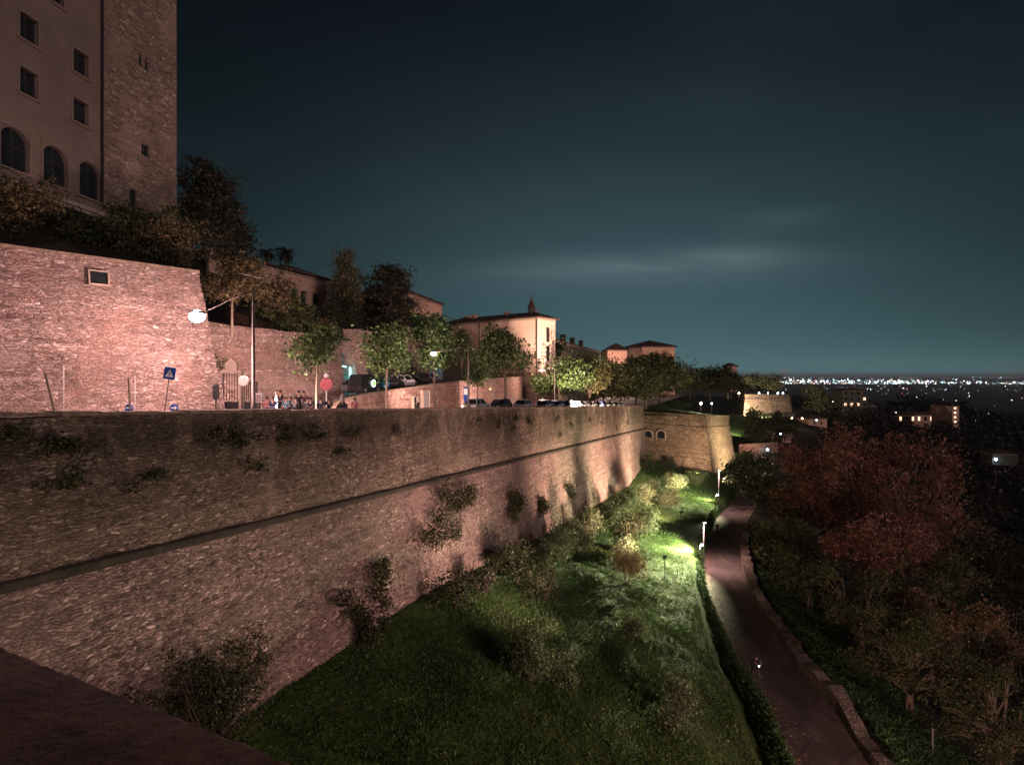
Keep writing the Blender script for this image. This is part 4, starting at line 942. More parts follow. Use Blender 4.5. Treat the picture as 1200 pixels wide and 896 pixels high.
shrub_px(352, 400, 64, 2.8, 4.2, 'leaf_dark', 4600, .26, 'second dark ivy mound below the garden house windows', 10)
shrub_px(378, 402, 66, 2.2, 3.0, 'leaf_shrub', 2600, .26, 'light brown bush at the end of the wall above the passage', 11)
shrub_px(390, 398, 75, 3.4, 4.6, 'leaf_dark', 4000, .3, 'dark bush at the foot of the tall cypress', 12)
def cypress(px, base_py, Y, top_py, rpx, label, seed):
    b_ = P(px, base_py, Y); h = (base_py-top_py)/F*Y; R = rpx/F*Y
    t = empty('cypress', b_, 0, label, 'tree'); MB().tube([(0,0,-.5), (0,0,h*.5)], [.25, .1], 8).build('trunk', M['bark'], t)
    cs = []; rs = []
    for i in range(11):
        f = (i+.5)/11; cs.append((random.uniform(-.12, .12)*R, random.uniform(-.12, .12)*R, h*(.06+.9*f))); w = R*(1-abs(f-.35)**1.6*1.15); rs.append((w, w, h*.1))
    leaves('crown', cs, rs, 16000, .32, M['leaf_cyp'], t, .45, seed=seed, up=.6); return t
cypress(404, 398, 84, 291, 19, 'tall pointed cypress against the night sky', 41)
# cedar: flat spreading tiers
cb0 = P(457, 402, 92); t = empty('cedar', cb0, 0, 'broad dark cedar with flat tiers above the parked ramp cars', 'tree')
H = 12.0; MB().tube([(0,0,-.5), (.2,0,6), (0,.1,H*.92)], [.4, .3, .08], 10).build('trunk', M['bark'], t)
cs = []; rs = []; rnd = random.Random(5); mm = MB()
for i in range(30):
    f = i/30; z = H*(.16+.8*f); rr = 5.0*(1-f**1.5)*rnd.uniform(.45, 1.05)+.6; a_ = rnd.uniform(0, 6.28)
    c = (rr*math.cos(a_), rr*math.sin(a_), z+rnd.uniform(-.3, .3)); cs.append(c); rs.append((1.75, 1.75, .5)); mm.tube([(0,0,z-.5), c], [.1, .03], 5)
mm.build('limbs', M['bark'], t); leaves('crown', cs, rs, 19000, .34, M['leaf_conif'], t, .2, seed=44, flat=.6)
ptree(435, 400, 96, 326, 22, 'leaf_conif', 4200, .34, 'dark tree between the cypress and the broad cedar', 45)
# palms on the skyline
def palm(px, base_py, Y, top_py, rpx, label, seed, n=34, lean=0):
    b_ = P(px, base_py, Y); h = (base_py-top_py)/F*Y; R = rpx/F*Y; t = empty('palm_tree', b_, 0, label, 'palm tree', 'palm trees on the skyline'); rnd = random.Random(seed)
    th = h-R*.8; MB().tube([(0,0,-.5), (lean*.5,0,th*.5), (lean,0,th)], [.3, .22, .26], 8).build('trunk', M['bark'], t)
    Vq = []
    for i in range(n):
        a_ = rnd.uniform(0, 6.28); e0 = rnd.uniform(-.35, 1.35); pts = []
        for j in range(7):
            f = j/6; el_ = e0-f*1.5; q = (pts[-1] if pts else Vector((lean, 0, th)))+(Vector((math.cos(a_)*math.cos(el_), math.sin(a_)*math.cos(el_), math.sin(el_)))*R*.2 if j else Vector((0,0,0))); pts.append(q)
        sd_ = Vector((-math.sin(a_), math.cos(a_), 0))
        for j in range(6):
            for sg in (-1, 1):
                for k in range(3):
                    p = pts[j].lerp(pts[j+1], k/3); e = p+sd_*sg*R*.26*(1-abs(j-2.5)/5)+Vector((0,0,-R*.09))+(pts[j+1]-pts[j])*.5; w = (pts[j+1]-pts[j])*.14
                    Vq += [p-w, p+w, e+w*.3, e-w*.3]
    quads('crown', np.array([tuple(v) for v in Vq]), M['leaf_conif'], t); return t
palm(313, 330, 92, 287, 11, 'left and smaller of the two palms on the skyline', 1)
palm(336, 335, 92, 287, 12, 'right and fuller of the two palms on the skyline', 2, 46)
for i, (px, by, Y, tp, r) in enumerate([(300, 345, 95, 308, 16), (322, 345, 97, 312, 18), (340, 350, 97, 318, 14)]): ptree(px, by, Y, tp, r, 'leaf_conif', 2200, .34, ['dark shrub mass below the smaller palm', 'dark shrub mass between the palms', 'dark shrub mass below the fuller palm'][i], 80+i)
# round clipped tree before the long building
ptree(541, 446, 92, 390, 14, 'leaf_dark', 4200, .26, 'round clipped dark tree in front of the cream facade', 46, shell=.75, nb=4, spread=.2)
ptree(654, 430, 130, 396, 9, 'leaf_dark', 1600, .4, 'small dark tree against the dark terrace end', 47)
ptree(742, 440, 210, 414, 10, 'leaf_dark', 1500, .5, 'dark tree top below the pink palazzo', 48)
# plants on the walls, and bush shadows made of leaves
WP = []
SHADOW_LEAF = [(530, 602, 3.6, 'large dark leaf patch standing in for a shadow on the middle of the rampart face'), (437, 688, 2.4, 'dark leaf patch standing in for a shadow low on the rampart right of the bare bush'), (604, 588, 2.9, 'upright leaf patch standing in for a bush shadow, first of the row on the bright rampart'), (636, 590, 2.6, 'upright leaf patch standing in for a bush shadow, second of the row on the bright rampart'), (668, 578, 2.3, 'slim leaf patch standing in for a bush shadow near the bright end of the rampart')]  # leaf clumps shaped as soft bush shadows on the rampart face
def wall_plant(px, py, off, leaf, R, n, label, seed, size=.12, wall='main', stretch=(1, .35, .7), Y=None):
    if wall == 'main':
        s = px_s(px, off); p = wpt(s, off); loc = (p.x, p.y, -(py-HY)/F*p.y); a_ = math.atan2(D.y, D.x)
    else: loc = P(px, py, Y); a_ = ang
    t = empty('wall_plant', loc, a_, label, 'plant', 'plants rooted in the old walls')
    r = random.Random(seed); m = MB()
    for i in range(5): m.tube([(0, .15, 0), (r.uniform(-1, 1)*R*stretch[0]*.7, -R*stretch[1]*.6, r.uniform(-.7, .8)*R*stretch[2])], [.02, .006], 4)
    m.build('stem', M['bark'], t)
    cs = [(r.gauss(0, .5)*R*stretch[0], -R*stretch[1]*.4, r.gauss(0, .42)*R*stretch[2]) for _ in range(9)]
    leaves('foliage', cs, [(R*.42*stretch[0], R*.45*stretch[1], R*.42*stretch[2])]*9, n, size, M[leaf], t, .1, seed=seed, clump=14)
wp_ = [(30, 515, 1.3, 'long straggling dark plant near the top of the rampart at the left edge'), (70, 565, .9, 'dark fern like tuft low on the upper rampart at the left'), (95, 520, 1.2, 'dark plant spilling from the rampart above the low tuft'), (185, 552, .7, 'dark green tuft in the middle of the left rampart'), (150, 565, .45, 'small dark tuft left of the green one'), (275, 515, 1.4, 'broad dark creeper below the street lamp post on the rampart'), (330, 508, 1.3, 'dark creeper patch below the seated crowd'), (300, 545, .9, 'thin creeper under the broad patch'), (370, 512, 1.2, 'dark creeper right of the seated crowd'), (415, 505, .9, 'small creeper under the walking person'), (460, 505, .6, 'small green tuft on the rampart below the ramp hatch'), (250, 508, .9, 'dark plant left of the broad creeper'), (395, 530, .7, 'hanging tuft under the red round sign')]
for i, (px, py, R, lb) in enumerate(SHADOW_LEAF): wall_plant(px, py, 1.1 if i < 5 else .4, 'leaf_wall', R, int(480*R*R), lb, 300+i, .15, stretch=(.5 if i > 1 else .95, .10, .62))
for i, (px, py, R, lb) in enumerate(wp_): wall_plant(px, py, .02, 'leaf_wall', R*.8, int(420*R), lb, i, .13, stretch=(1.2, .22, .5))
TU = ['%s weed tuft %s' % (a_, b_) for a_, b_ in [('small', 'below the first parked cars, left end of the bright rampart tufts'), ('small', 'second from the left among the bright rampart tufts'), ('tiny', 'just under the coping below the forked street tree'), ('bushy', 'below the forked street tree, a little under the coping'), ('small', 'under the corner of the cream building, close to the coping'), ('bushy', 'just right of the cream building corner, high on the rampart'), ('wide', 'under the yellowing street tree near the coping'), ('lone low', 'hanging lower than the rest, right of the cream building'), ('small', 'left of the last two tufts near the far rampart end'), ('wide low', 'next to last before the far end of the rampart'), ('wide high', 'nearest the far end of the rampart'), ('tiny lower', 'lower on the rampart, left of the bushy one')]]
for i, (px, py, R) in enumerate([(560, 492, .5), (583, 495, .6), (604, 490, .5), (620, 494, .7), (652, 490, .6), (668, 497, .7), (690, 492, .7), (655, 508, .6), (704, 496, .6), (722, 500, .7), (735, 494, .7), (600, 503, .4)]):
    wall_plant(px, py, .02, 'leaf_wall', R, 160, TU[i], 40+i, .16, stretch=(.8, .3, .8))
for i, (px, py, Y, R, lb) in enumerate([(136, 457, 37.8, .5, 'dark weed clump at the middle of the tall pink wall foot'), (222, 473, 39.2, .95, 'yellow green bush at the foot of the tall pink wall'), (104, 357, 35.0, .32, 'small weed below the square window'), (152, 372, 36.6, .25, 'small weed right of the square window'), (30, 356, 33, .4, 'small weed high at the left of the pink wall'), (58, 380, 34, .45, 'faint weed patch left on the pink wall'), (263, 424, 43, .9, 'dark plant growing in the corner of the two pink walls'), (158, 398, 37.3, .28, 'tiny weed centre right on the pink wall')]):
    wall_plant(px, py, 0, 'leaf_yel' if i == 1 else 'leaf_wall', R, int(500*R)+100, lb, 60+i, .11, 'u', (1.1, .5, .7), Y)
wall_plant(660, 452, 0, 'leaf_street', 1.6, 900, 'climber on the corner of the long building base', 90, .25, 'u', (.5, .4, 2.2), 112)

# shrubs and the great bare bush against the rampart
def foot(px, off): s = px_s(px, off); p = wpt(s, off); return p.x, p.y, zg(p.x, p.y)
bx, by, bz = foot(243, 1.9)
t = empty('bare_bush', (bx, by, bz), 0, 'large dark half bare bush standing against the foot of the near rampart', 'bush'); rnd = random.Random(9); m = MB(); cs = []
for i in range(84):
    a_ = rnd.uniform(0, 6.28); q = rnd.uniform(.2, 1)*4.6; e = (D.x*math.cos(a_)*q+NRM.x*math.sin(a_)*q*.3, D.y*math.cos(a_)*q+NRM.y*math.sin(a_)*q*.3, rnd.uniform(2.2, 4.8)*(1-.05*q))
    md = (e[0]*.45+rnd.uniform(-.2, .2), e[1]*.45, e[2]*.5); m.tube([(0,0,-.3), md, e], [.045, .028, .008], 4)
    for j in range(5):
        f = rnd.random(); bb_ = Vector(md).lerp(Vector(e), f); tt = bb_+Vector((rnd.uniform(-.6, .6), rnd.uniform(-.3, .3), rnd.uniform(.2, .9))); m.tube([bb_, tt], [.014, .004], 3); cs.append(tuple(tt))
m.build('branches', M['bark'], t)
leaves('foliage', cs[:260], [(.35, .3, .35)]*260, 9000, .10, M['leaf_wall'], t, .1, seed=3, clump=12)
leaves('foliage', [(0, 0, 1.4), (D.x, D.y, 1.2), (-D.x, -D.y, 1.3), (0, 0, 2.6)], [(1.9, 1.3, 1.3)]*4, 6000, .12, M['leaf_wall'], t, .2, seed=4)
SH = [(436, 2.0, 1.2, 1.8, 'leaf_wall', 'dark bush at the wall foot right of the great bare bush'), (532, 3.2, 1.9, 3.2, 'leaf_wall', 'dark leafy bush near the middle of the rampart foot'), (560, 3.0, 1.5, 2.6, 'dry', 'thin brown bush beside the middle of the rampart foot'),
      (606, 4.4, 1.7, 3.4, 'leaf_wall', 'tall dark bush throwing a soft shadow on the rampart'), (636, 4.4, 1.4, 3.2, 'leaf_olive', 'pale tipped bush right of the tall dark one by the rampart'), (668, 4.2, 1.2, 2.6, 'leaf_wall', 'slim dark bush close to the bright rampart foot'),
      (690, 4.0, 1.2, 2.4, 'leaf_olive', 'small olive bush close to the bright rampart foot'), (706, 4.5, 1.3, 2.6, 'leaf_olive', 'olive bush before the brightest part of the rampart'), (722, 4.0, 1.2, 2.4, 'leaf_wall', 'last dark bush before the rampart ends'), (736, 4.5, 1.6, 2.6, 'leaf_olive', 'olive bush at the far end of the rampart foot')]
for i, (px, off, R, H_, lf, lb) in enumerate(SH):
    x, y, z = foot(px, off); make_shrub('bush', (x, y, z), R, H_, lf, int(1500*R), .17, lb, 'bush', None, i, shell=.25)
MS = [(650, 655, 58, 2.2, 3.2, 'grey green bush in the dark half of the meadow'), (690, 625, 68, 2.3, 3.2, 'large olive bush in the middle of the meadow row'), (676, 648, 64, 2.0, 2.8, 'lower olive bush touching the large one'), (715, 607, 78, 2.0, 2.8, 'rounded olive bush up the meadow row'), (733, 598, 86, 2.0, 2.8, 'olive bush behind the rounded one'), (752, 592, 94, 2.1, 3.0, 'pale olive bush in the upper meadow row'), (772, 584, 104, 2.2, 3.0, 'pale bush near the top of the meadow row'), (793, 576, 116, 2.4, 3.0, 'bright bush below the bastion arches'), (815, 570, 126, 2.2, 2.6, 'low bright bush at the bastion foot'), (760, 560, 130, 2.6, 3.2, 'dark hedge like bush in the corner of the rampart and bastion'), (780, 557, 134, 2.4, 2.4, 'dark low bush below the gun openings'),
      (783, 600, 98, 1.8, 2.6, 'bright yellow green bush beside the lit grass'), (770, 622, 86, 2.0, 3.4, 'brightest feathery bush at the edge of the lit grass'), (757, 640, 78, 1.9, 3.0, 'tall bush left of the lit grass, lit on one side'), (744, 676, 68, 2.1, 3.6, 'tall dark bush in shade left of the lit grass'), (735, 720, 58, 2.0, 2.6, 'brown dry bush in the shaded meadow'), (768, 690, 64, 1.2, 1.6, 'small scrub below the lit grass'),
      (622, 880, 36, 1.5, 3.0, 'pale grey feathery bush at the bottom of the meadow'), (700, 850, 40, 1.2, 1.2, 'low scrub right of the pale grey bush'), (775, 890, 37, 1.6, 1.8, 'broad scrub at the bottom edge by the ditch'), (640, 745, 48, 1.7, 2.2, 'dim bush in the middle of the dark meadow'), (740, 790, 46, 1.1, 1.3, 'small dry scrub on the lower slope'), (590, 700, 50, 1.6, 1.8, 'low dark bush out in the dark meadow')]
for i, (px, py, Y, R, H_, lb) in enumerate(MS):
    x, y = XY(px, Y); R *= 1.22; H_ *= 1.25; lf = 'leaf_olive' if i not in (9, 10, 14, 15, 20, 22) else ('leaf_dark' if i != 15 else 'leaf_brown')
    make_shrub('bush', (x, y, zg(x, y)), R, H_, lf, int(3400*R), .15 if Y < 60 else .2, lb, 'bush', None, 20+i, shell=.2, nb=7, up=.45)

# grass and ground cover: nobody could count it
def scatter(name, n, fn, size, leaf, upr, seed, jz=.04, tall=1.0, clumps=True):
    r = np.random.default_rng(seed); x, y = fn(r, n)
    m = vnoise(x, y, 3.1, seed)*.6+vnoise(x, y, 1.1, seed+1)*.6+vnoise(x, y, 9, seed+2)*.5+r.normal(size=len(x))*.25 if clumps else np.ones(len(x))
    k = m > -.02; x, y = x[k], y[k]; z = ground(x, y)+r.random(len(x))*jz; k = len(x)
    a = r.normal(size=(k, 3)); a[:, 2] = np.abs(a[:, 2])*.4+upr; a /= np.linalg.norm(a, axis=1)[:, None]
    q = r.normal(size=(k, 3)); c = np.cross(a, q); c /= np.linalg.norm(c, axis=1)[:, None]+1e-9
    s = (size*(.5+r.random(k)))[:, None]; p = np.stack([x, y, z], 1)
    Vq = np.stack([p-c*s*.13, p+c*s*.13, p+a*s*tall+c*s*.05, p+a*s*tall-c*s*.05], 1).reshape(-1, 3)
    o = quads(name, Vq, M[leaf]); tagit(o, kind='stuff'); return o
def fmeadow(r, n):
    y = 26+r.random(n)**1.5*118; s = (y-26.5)/.934; xw = -12.7+.358*s+1.3; xl = road_x(y)-HW-lipw(y); x = xw+(xl-xw)*r.random(n); return x, y
scatter('meadow_grass', 330000, fmeadow, .13, 'leaf_grass', .7, 5)
def fcover(r, n):
    y = 24+r.random(n)*40; s = (y-26.5)/.934; xw = -12.7+.358*s+1.3; xl = road_x(y)-HW-lipw(y); x = xw+(xl-xw)*r.random(n)**1.5; return x, y
scatter('dry_grass', 16000, fmeadow, .16, 'leaf_olive', .6, 15)
g3 = scatter('ground_cover', 42000, fcover, .13, 'leaf_ivy', .25, 6, .12)
def fhedge(r, n):
    y = 22+r.random(n)**1.3*110; xr = road_x(y); x = xr-HW-.3-r.random(n)*(.4+.5*lipw(y)*.6); return x, y
scatter('verge_ivy', 45000, fhedge, .24, 'leaf_ivy', .35, 8, .55, clumps=False)
def fright(r, n):
    y = 24+r.random(n)**1.2*75; x = road_x(y)+HW+1.1+r.random(n)**1.4*9; return x, y
scatter('bank_ivy', 90000, fright, .30, 'leaf_ivy', .3, 9, .6)

# the wooded slope right of the road
BT = [(886, 532, 112, 5.4, 'leaf_mag', 'glossy dark green tree overhanging the far bend of the road', 9500, .38), (905, 548, 102, 5.0, 'leaf_mag', 'second glossy green tree right of the far road bend', 6500, .38),
      (935, 560, 92, 6.0, 'leaf_brown', 'olive brown tree between the green trees and the red crown', 9000, .36), (968, 520, 88, 6.4, 'leaf_red', 'red leaved tree left of the tallest red crown', 9500, .34), (1012, 490, 84, 7.0, 'leaf_red', 'tallest red leaved tree right of the road', 13000, .34),
      (1058, 506, 80, 6.4, 'leaf_red', 'red leaved tree right of the tallest crown', 9500, .34), (1098, 524, 84, 6.4, 'leaf_brown', 'brown crown at the right shoulder of the red trees', 7500, .36), (918, 610, 78, 4.2, 'leaf_slope', 'dim olive tree beside the right edge of the road', 7500, .3), (950, 640, 68, 4.2, 'leaf_slope', 'brown green tree low beside the road wall', 7500, .28),
      (1030, 600, 66, 5.8, 'leaf_red', 'red branched tree lower on the slope', 14000, .3), (1010, 670, 58, 4.0, 'leaf_slope', 'dim brown tree in the middle of the slope', 6500, .26), (1090, 640, 62, 5.6, 'leaf_slope', 'dark olive tree right of the red branched one', 7500, .3), (1150, 610, 72, 6.0, 'leaf_conif', 'almost black tree at the right of the slope', 6500, .34),
      (1066, 722, 49, 4.4, 'leaf_slope', 'low dark green tree above the bottom bank', 15000, .2), (1130, 700, 54, 5.0, 'leaf_brown', 'dark brown tree near the right edge low down', 14000, .22), (1190, 680, 62, 5.6, 'leaf_conif', 'black tree cut by the right edge', 5500, .3), (1172, 790, 43, 4.0, 'leaf_slope', 'dim tree in the bottom right corner', 15000, .18), (1225, 760, 50, 5, 'leaf_conif', 'black tree just past the right edge', 3000, .3)]
for i, (px, tp, Y, R, lf, lb, n, sz) in enumerate(BT):
    x, y = XY(px, Y); z = zg(x, y); zt = -(tp-HY)/F*Y; h = max(zt-z, R*1.1)
    make_tree('slope_tree', (x, y, z), h, R, h*.25, lf, n, sz, lb, 'tree', None, 100+i, nb=24, tr=.30, limbs=24, shell=.3, spread=.84, k0=.14, k1=.34, bark='barkl' if lf in ('leaf_red', 'leaf_brown', 'leaf_slope') else 'bark')
def fleaf(r, n):
    y = 30+r.random(n)**1.2*90; sd = np.where(r.random(n) < .6, 1, -1); x = road_x(y)+sd*(HW-.05-np.abs(r.normal(size=n))*.5); return x, y
r_ = np.random.default_rng(3); x_, y_ = fleaf(r_, 5000); k_ = len(x_); a_ = r_.normal(size=(k_, 3))*(1, 1, .25); a_ /= np.linalg.norm(a_, axis=1)[:, None]; c_ = np.cross(a_, np.array([0, 0, 1.0])+r_.normal(size=(k_, 3))*.2)
p_ = np.stack([x_, y_, road_z(y_)+.05], 1); s_ = (.05+.06*r_.random(k_))[:, None]; quads('fallen_leaves', np.stack([p_-a_*s_, p_+c_*s_*.6, p_+a_*s_, p_-c_*s_*.6], 1).reshape(-1, 3), M['leaf_brown'])['kind'] = 'stuff'
# post at the lower right
t = empty('wooden_post', (*XY(1093, 41), zg(*XY(1093, 41))), 0, 'slim pale post standing in the ivy at the bottom right', 'post')
MB().tube([(0,0,-.3), (0,0,2.0)], .05, 6).build('pole', M['galv'], t); MB().box(-.07, .07, -.07, .07, 2.0, 2.06).build('cap', M['galv'], t)

# ------------------------------------------------------------------ hamlet, far houses, city lights
def zt_(py, Y): return -(py-HY)/F*Y
hw = loft('garden_wall', [(*XY(866, 188), -21.6), (*XY(890, 191), -21.6), (*XY(912, 196), -21.8)], [(0, 0), (.2, 6)], M['ramp'], None, 2, .04, 31, .5)
lab(hw, 'low warmly lit wall across the foot of the dark trees below the distant bastion', 'wall')
light('lamp_light', (77.5, 184, -22.3), 900, (1, .6, .38)).name = 'hamlet_light'
ps = np.arange(196, 275, 3.0); pxs = road_x(ps)
rl = strip([(pxs[i]+HW+.6, ps[i], float(road_z(ps[i]))+.05) for i in range(len(ps))], [(0, -.6), (0, .95), (.3, .95), (.3, -.6)]).build('road_parapet', M['plaster']); lab(rl, 'pale parapet curving along the outer edge of the hamlet road', 'wall')
hs, _ = house('hamlet_house', XY(917, 214), XY(927, 216), 7, -25, -20.6, 'pinkp', [(1.2, -23.6, .9, 1.4, 0)], [], 'small pale house beside the hamlet road below the amber lamps', 'house', roof=1.2, over=.4)
for px, Y, zb, w, h, lb in [(948, 262, -24, 9, 5, 'low house right of the amber lamps by the hamlet road'), (972, 290, -30, 12, 6, 'dark roofed house right of the blue lamp'), (986, 300, -32, 8, 6.5, 'small house at the right end of the hamlet'), (985, 330, -30, 16, 7, 'long low house behind the hamlet')]:
    x, y = XY(px, Y); house('hamlet_house', (x, y), (x+w, y+2), 8, zb, zb+h, 'pinkp', [(w*.3, zb+2.5, 1, 1.4, 0), (w*.7, zb+2.5, 1, 1.4, 0)], [], lb, 'house', roof=1.6, over=.5)
def lit_block(name, px, Y, pyb, w, h, cols, rows, lit, label, mat='cream'):
    x, y = XY(px, Y); zb = zt_(pyb, Y); dx = w/cols; dz = h/rows
    e, _ = house(name, (x-w/2, y), (x+w/2, y+1.5), 12, zb-8, zb+h, mat, [(dx*(i+.5), zb+dz*(j+.3), dx*.42, dz*.5, 0) for i in range(cols) for j in range(rows)], [], label, 'building', roof=1.5, over=.5)
    for k, c in enumerate([c for c in e.children if c.name.startswith('window')]):
        if k in lit:
            for p in c.children: p.data.materials[0] = M['winlit']; 
    return e
lit_block('apartment_block', 1003, 400, 484, 18, 15, 4, 4, (1, 5, 9, 14), 'pale apartment block with some lit windows among the dark wooded hills', 'darkp')
lit_block('apartment_block', 1018, 405, 485, 12, 6, 4, 1, (), 'low annex against the right side of the pale apartment block', 'darkp')
lit_block('tower_house', 1121, 330, 497, 5, 10, 1, 4, (0, 1, 2, 3), 'narrow house with a column of lit windows on the dark slope', 'pinkp')
lit_block('row_house', 1082, 350, 496, 30, 5, 8, 1, (0, 2, 3, 5, 7), 'long low row house with a string of lit windows', 'pinkp')
hh_, _ = house('hillside_house', XY(1149, 172), XY(1163, 166), 6, zt_(541, 172), zt_(529, 170), 'darkp', [(1.0, zt_(538, 172), .8, 1.1, 0), (2.6, zt_(538, 172), .8, 1.1, 0)], [], 'small dim house beside the lone blue lamp on the right', 'house', roof=1.0, over=.4)
for i, (px, py, Y, R, lb) in enumerate([(884, 512, 196, 5.0, 'dark tree on the left behind the low lit wall'), (897, 508, 204, 5.5, 'dark tree in the middle behind the low lit wall'), (884, 494, 250, 5, 'round dark tree at the foot of the distant bastion'), (910, 502, 215, 5, 'dark tree above the hamlet house'), (925, 500, 225, 4, 'small green tree between the hamlet lamps'), (978, 500, 270, 6, 'dark tree at the right end of the hamlet road'), (960, 470, 330, 9, 'dark wooded clump behind the amber lamps'), (916, 470, 400, 3, 'slim dark tree right of the distant bastion')]):
    x, y = XY(px, Y); h = R*2.1; z = zt_(py, Y)-h*.5
    make_tree('tree', (x, y, z), h, R, h*.2, 'leaf_dark', 2600, .6 if Y < 240 else .9, lb, seed=200+i)
# far woods
r = np.random.default_rng(77); n = 26000; k = 900
cx = r.uniform(170, 900, k); cyy = r.uniform(380, 880, k); ok = (cx/cyy > .42); cx, cyy = cx[ok], cyy[ok]
cz = ground(cx, cyy)+1.5; ok = cz > -100; cx, cyy, cz = cx[ok], cyy[ok], cz[ok]
leaves('far_woods', np.stack([cx, cyy, cz], 1).tolist(), [(9, 9, 5)]*len(cx), 52000, 2.6, M['forest'], None, .5, clump=20, seed=9)['kind'] = 'stuff'
cx = r.uniform(60, 330, 420); cyy = r.uniform(120, 400, 420); ok = (cx > road_x(cyy)+26) & (cx/cyy > .5); cx, cyy = cx[ok], cyy[ok]
leaves('slope_woods', np.stack([cx, cyy, ground(cx, cyy)+2.0], 1).tolist(), [(6, 6, 4.5)]*len(cx), 52000, 1.2, M['forest'], None, .5, clump=20, seed=10)['kind'] = 'stuff'
# city lights on the plain
def citymat():
    m = bpy.data.materials.new('city_light'); m.use_nodes = True; m.node_tree.nodes.clear(); nb = NB(m.node_tree)
    g_ = nb.new('ShaderNodeNewGeometry'); rr = g_.outputs['Random Per Island']
    c = nb.ramp(rr, [(0, (.55, .9, 1, 1)), (.35, (.6, .93, 1, 1)), (.6, (1, .95, .85, 1)), (.8, (1, .62, .38, 1)), (.93, (.3, .6, 1, 1)), (.97, (1, .1, .2, 1))])
    e = nb.new('ShaderNodeEmission'); nb.L.new(c, e.inputs[0])
    s = nb.math('MULTIPLY', nb.math('POWER', nb.math('FRACT', nb.math('MULTIPLY', rr, 37.7)), 3.0), 7.0); nb.L.new(nb.math('MULTIPLY', nb.math('ADD', s, .3), 2.3), e.inputs[1])
    o = nb.new('ShaderNodeOutputMaterial'); nb.L.new(e.outputs[0], o.inputs[0]); m.cycles.emission_sampling = 'NONE'; return m
def octs(name, Pn, R_):
    k = len(Pn); dirs = np.array([(1,0,0), (0,1,0), (-1,0,0), (0,-1,0), (0,0,1), (0,0,-1)], float)
    V = (Pn[:, None, :]+dirs[None]*R_[:, None, None]).reshape(-1, 3)
    T = np.array([(0,1,4), (1,2,4), (2,3,4), (3,0,4), (1,0,5), (2,1,5), (3,2,5), (0,3,5)]); Fc = (np.arange(k)[:, None, None]*6+T[None]).reshape(-1, 3)
    me = bpy.data.meshes.new(name); me.from_pydata(V.tolist(), [], Fc.tolist()); me.materials.append(citymat()); o = bpy.data.objects.new(name, me); C.objects.link(o); o['kind'] = 'stuff'; return o
px = []; py = []; sc_ = []
def addl(n, x0, x1, fy, s0, s1):
    x = r.uniform(x0, x1, n); px.append(x); py.append(fy(x, n)); sc_.append(s0+(s1-s0)*r.random(n)**2.5)
addl(300, 912, 1100, lambda x, n: 446.6+r.normal(size=n)*1.0, .35, 1.5)
addl(230, 915, 1090, lambda x, n: 449.0+r.normal(size=n)*.25, .3, .6)
addl(170, 1090, 1215, lambda x, n: 447.8+r.normal(size=n)*1.2+(x-1090)*.012, .3, 1.0)
addl(120, 860, 1215, lambda x, n: 441.6+np.abs(r.normal(size=n))*1.2, .3, .7)
addl(90, 905, 1215, lambda x, n: 452+np.abs(r.normal(size=n))*5, .3, .65)
addl(22, 880, 1215, lambda x, n: 458+np.abs(r.normal(size=n))*12, .35, .8)
px = np.concatenate(px); py = np.maximum(np.concatenate(py), 441.1); sc_ = np.concatenate(sc_)
Yc = 108*F/(py-HY); X = (px-600)/F*Yc; octs('city_lights', np.stack([X, Yc, np.full(len(X), -108.0)], 1), sc_*Yc/F*.62)
# scattered house lights on the wooded slope
n = 16; x = r.uniform(960, 1200, n); yq = r.uniform(470, 520, n); Y = r.uniform(330, 620, n)
X = (x-600)/F*Y; Z = ground(X, Y)+r.uniform(3, 8, n); octs('hillside_lights', np.stack([X, Y, Z], 1), r.uniform(.16, .34, n))

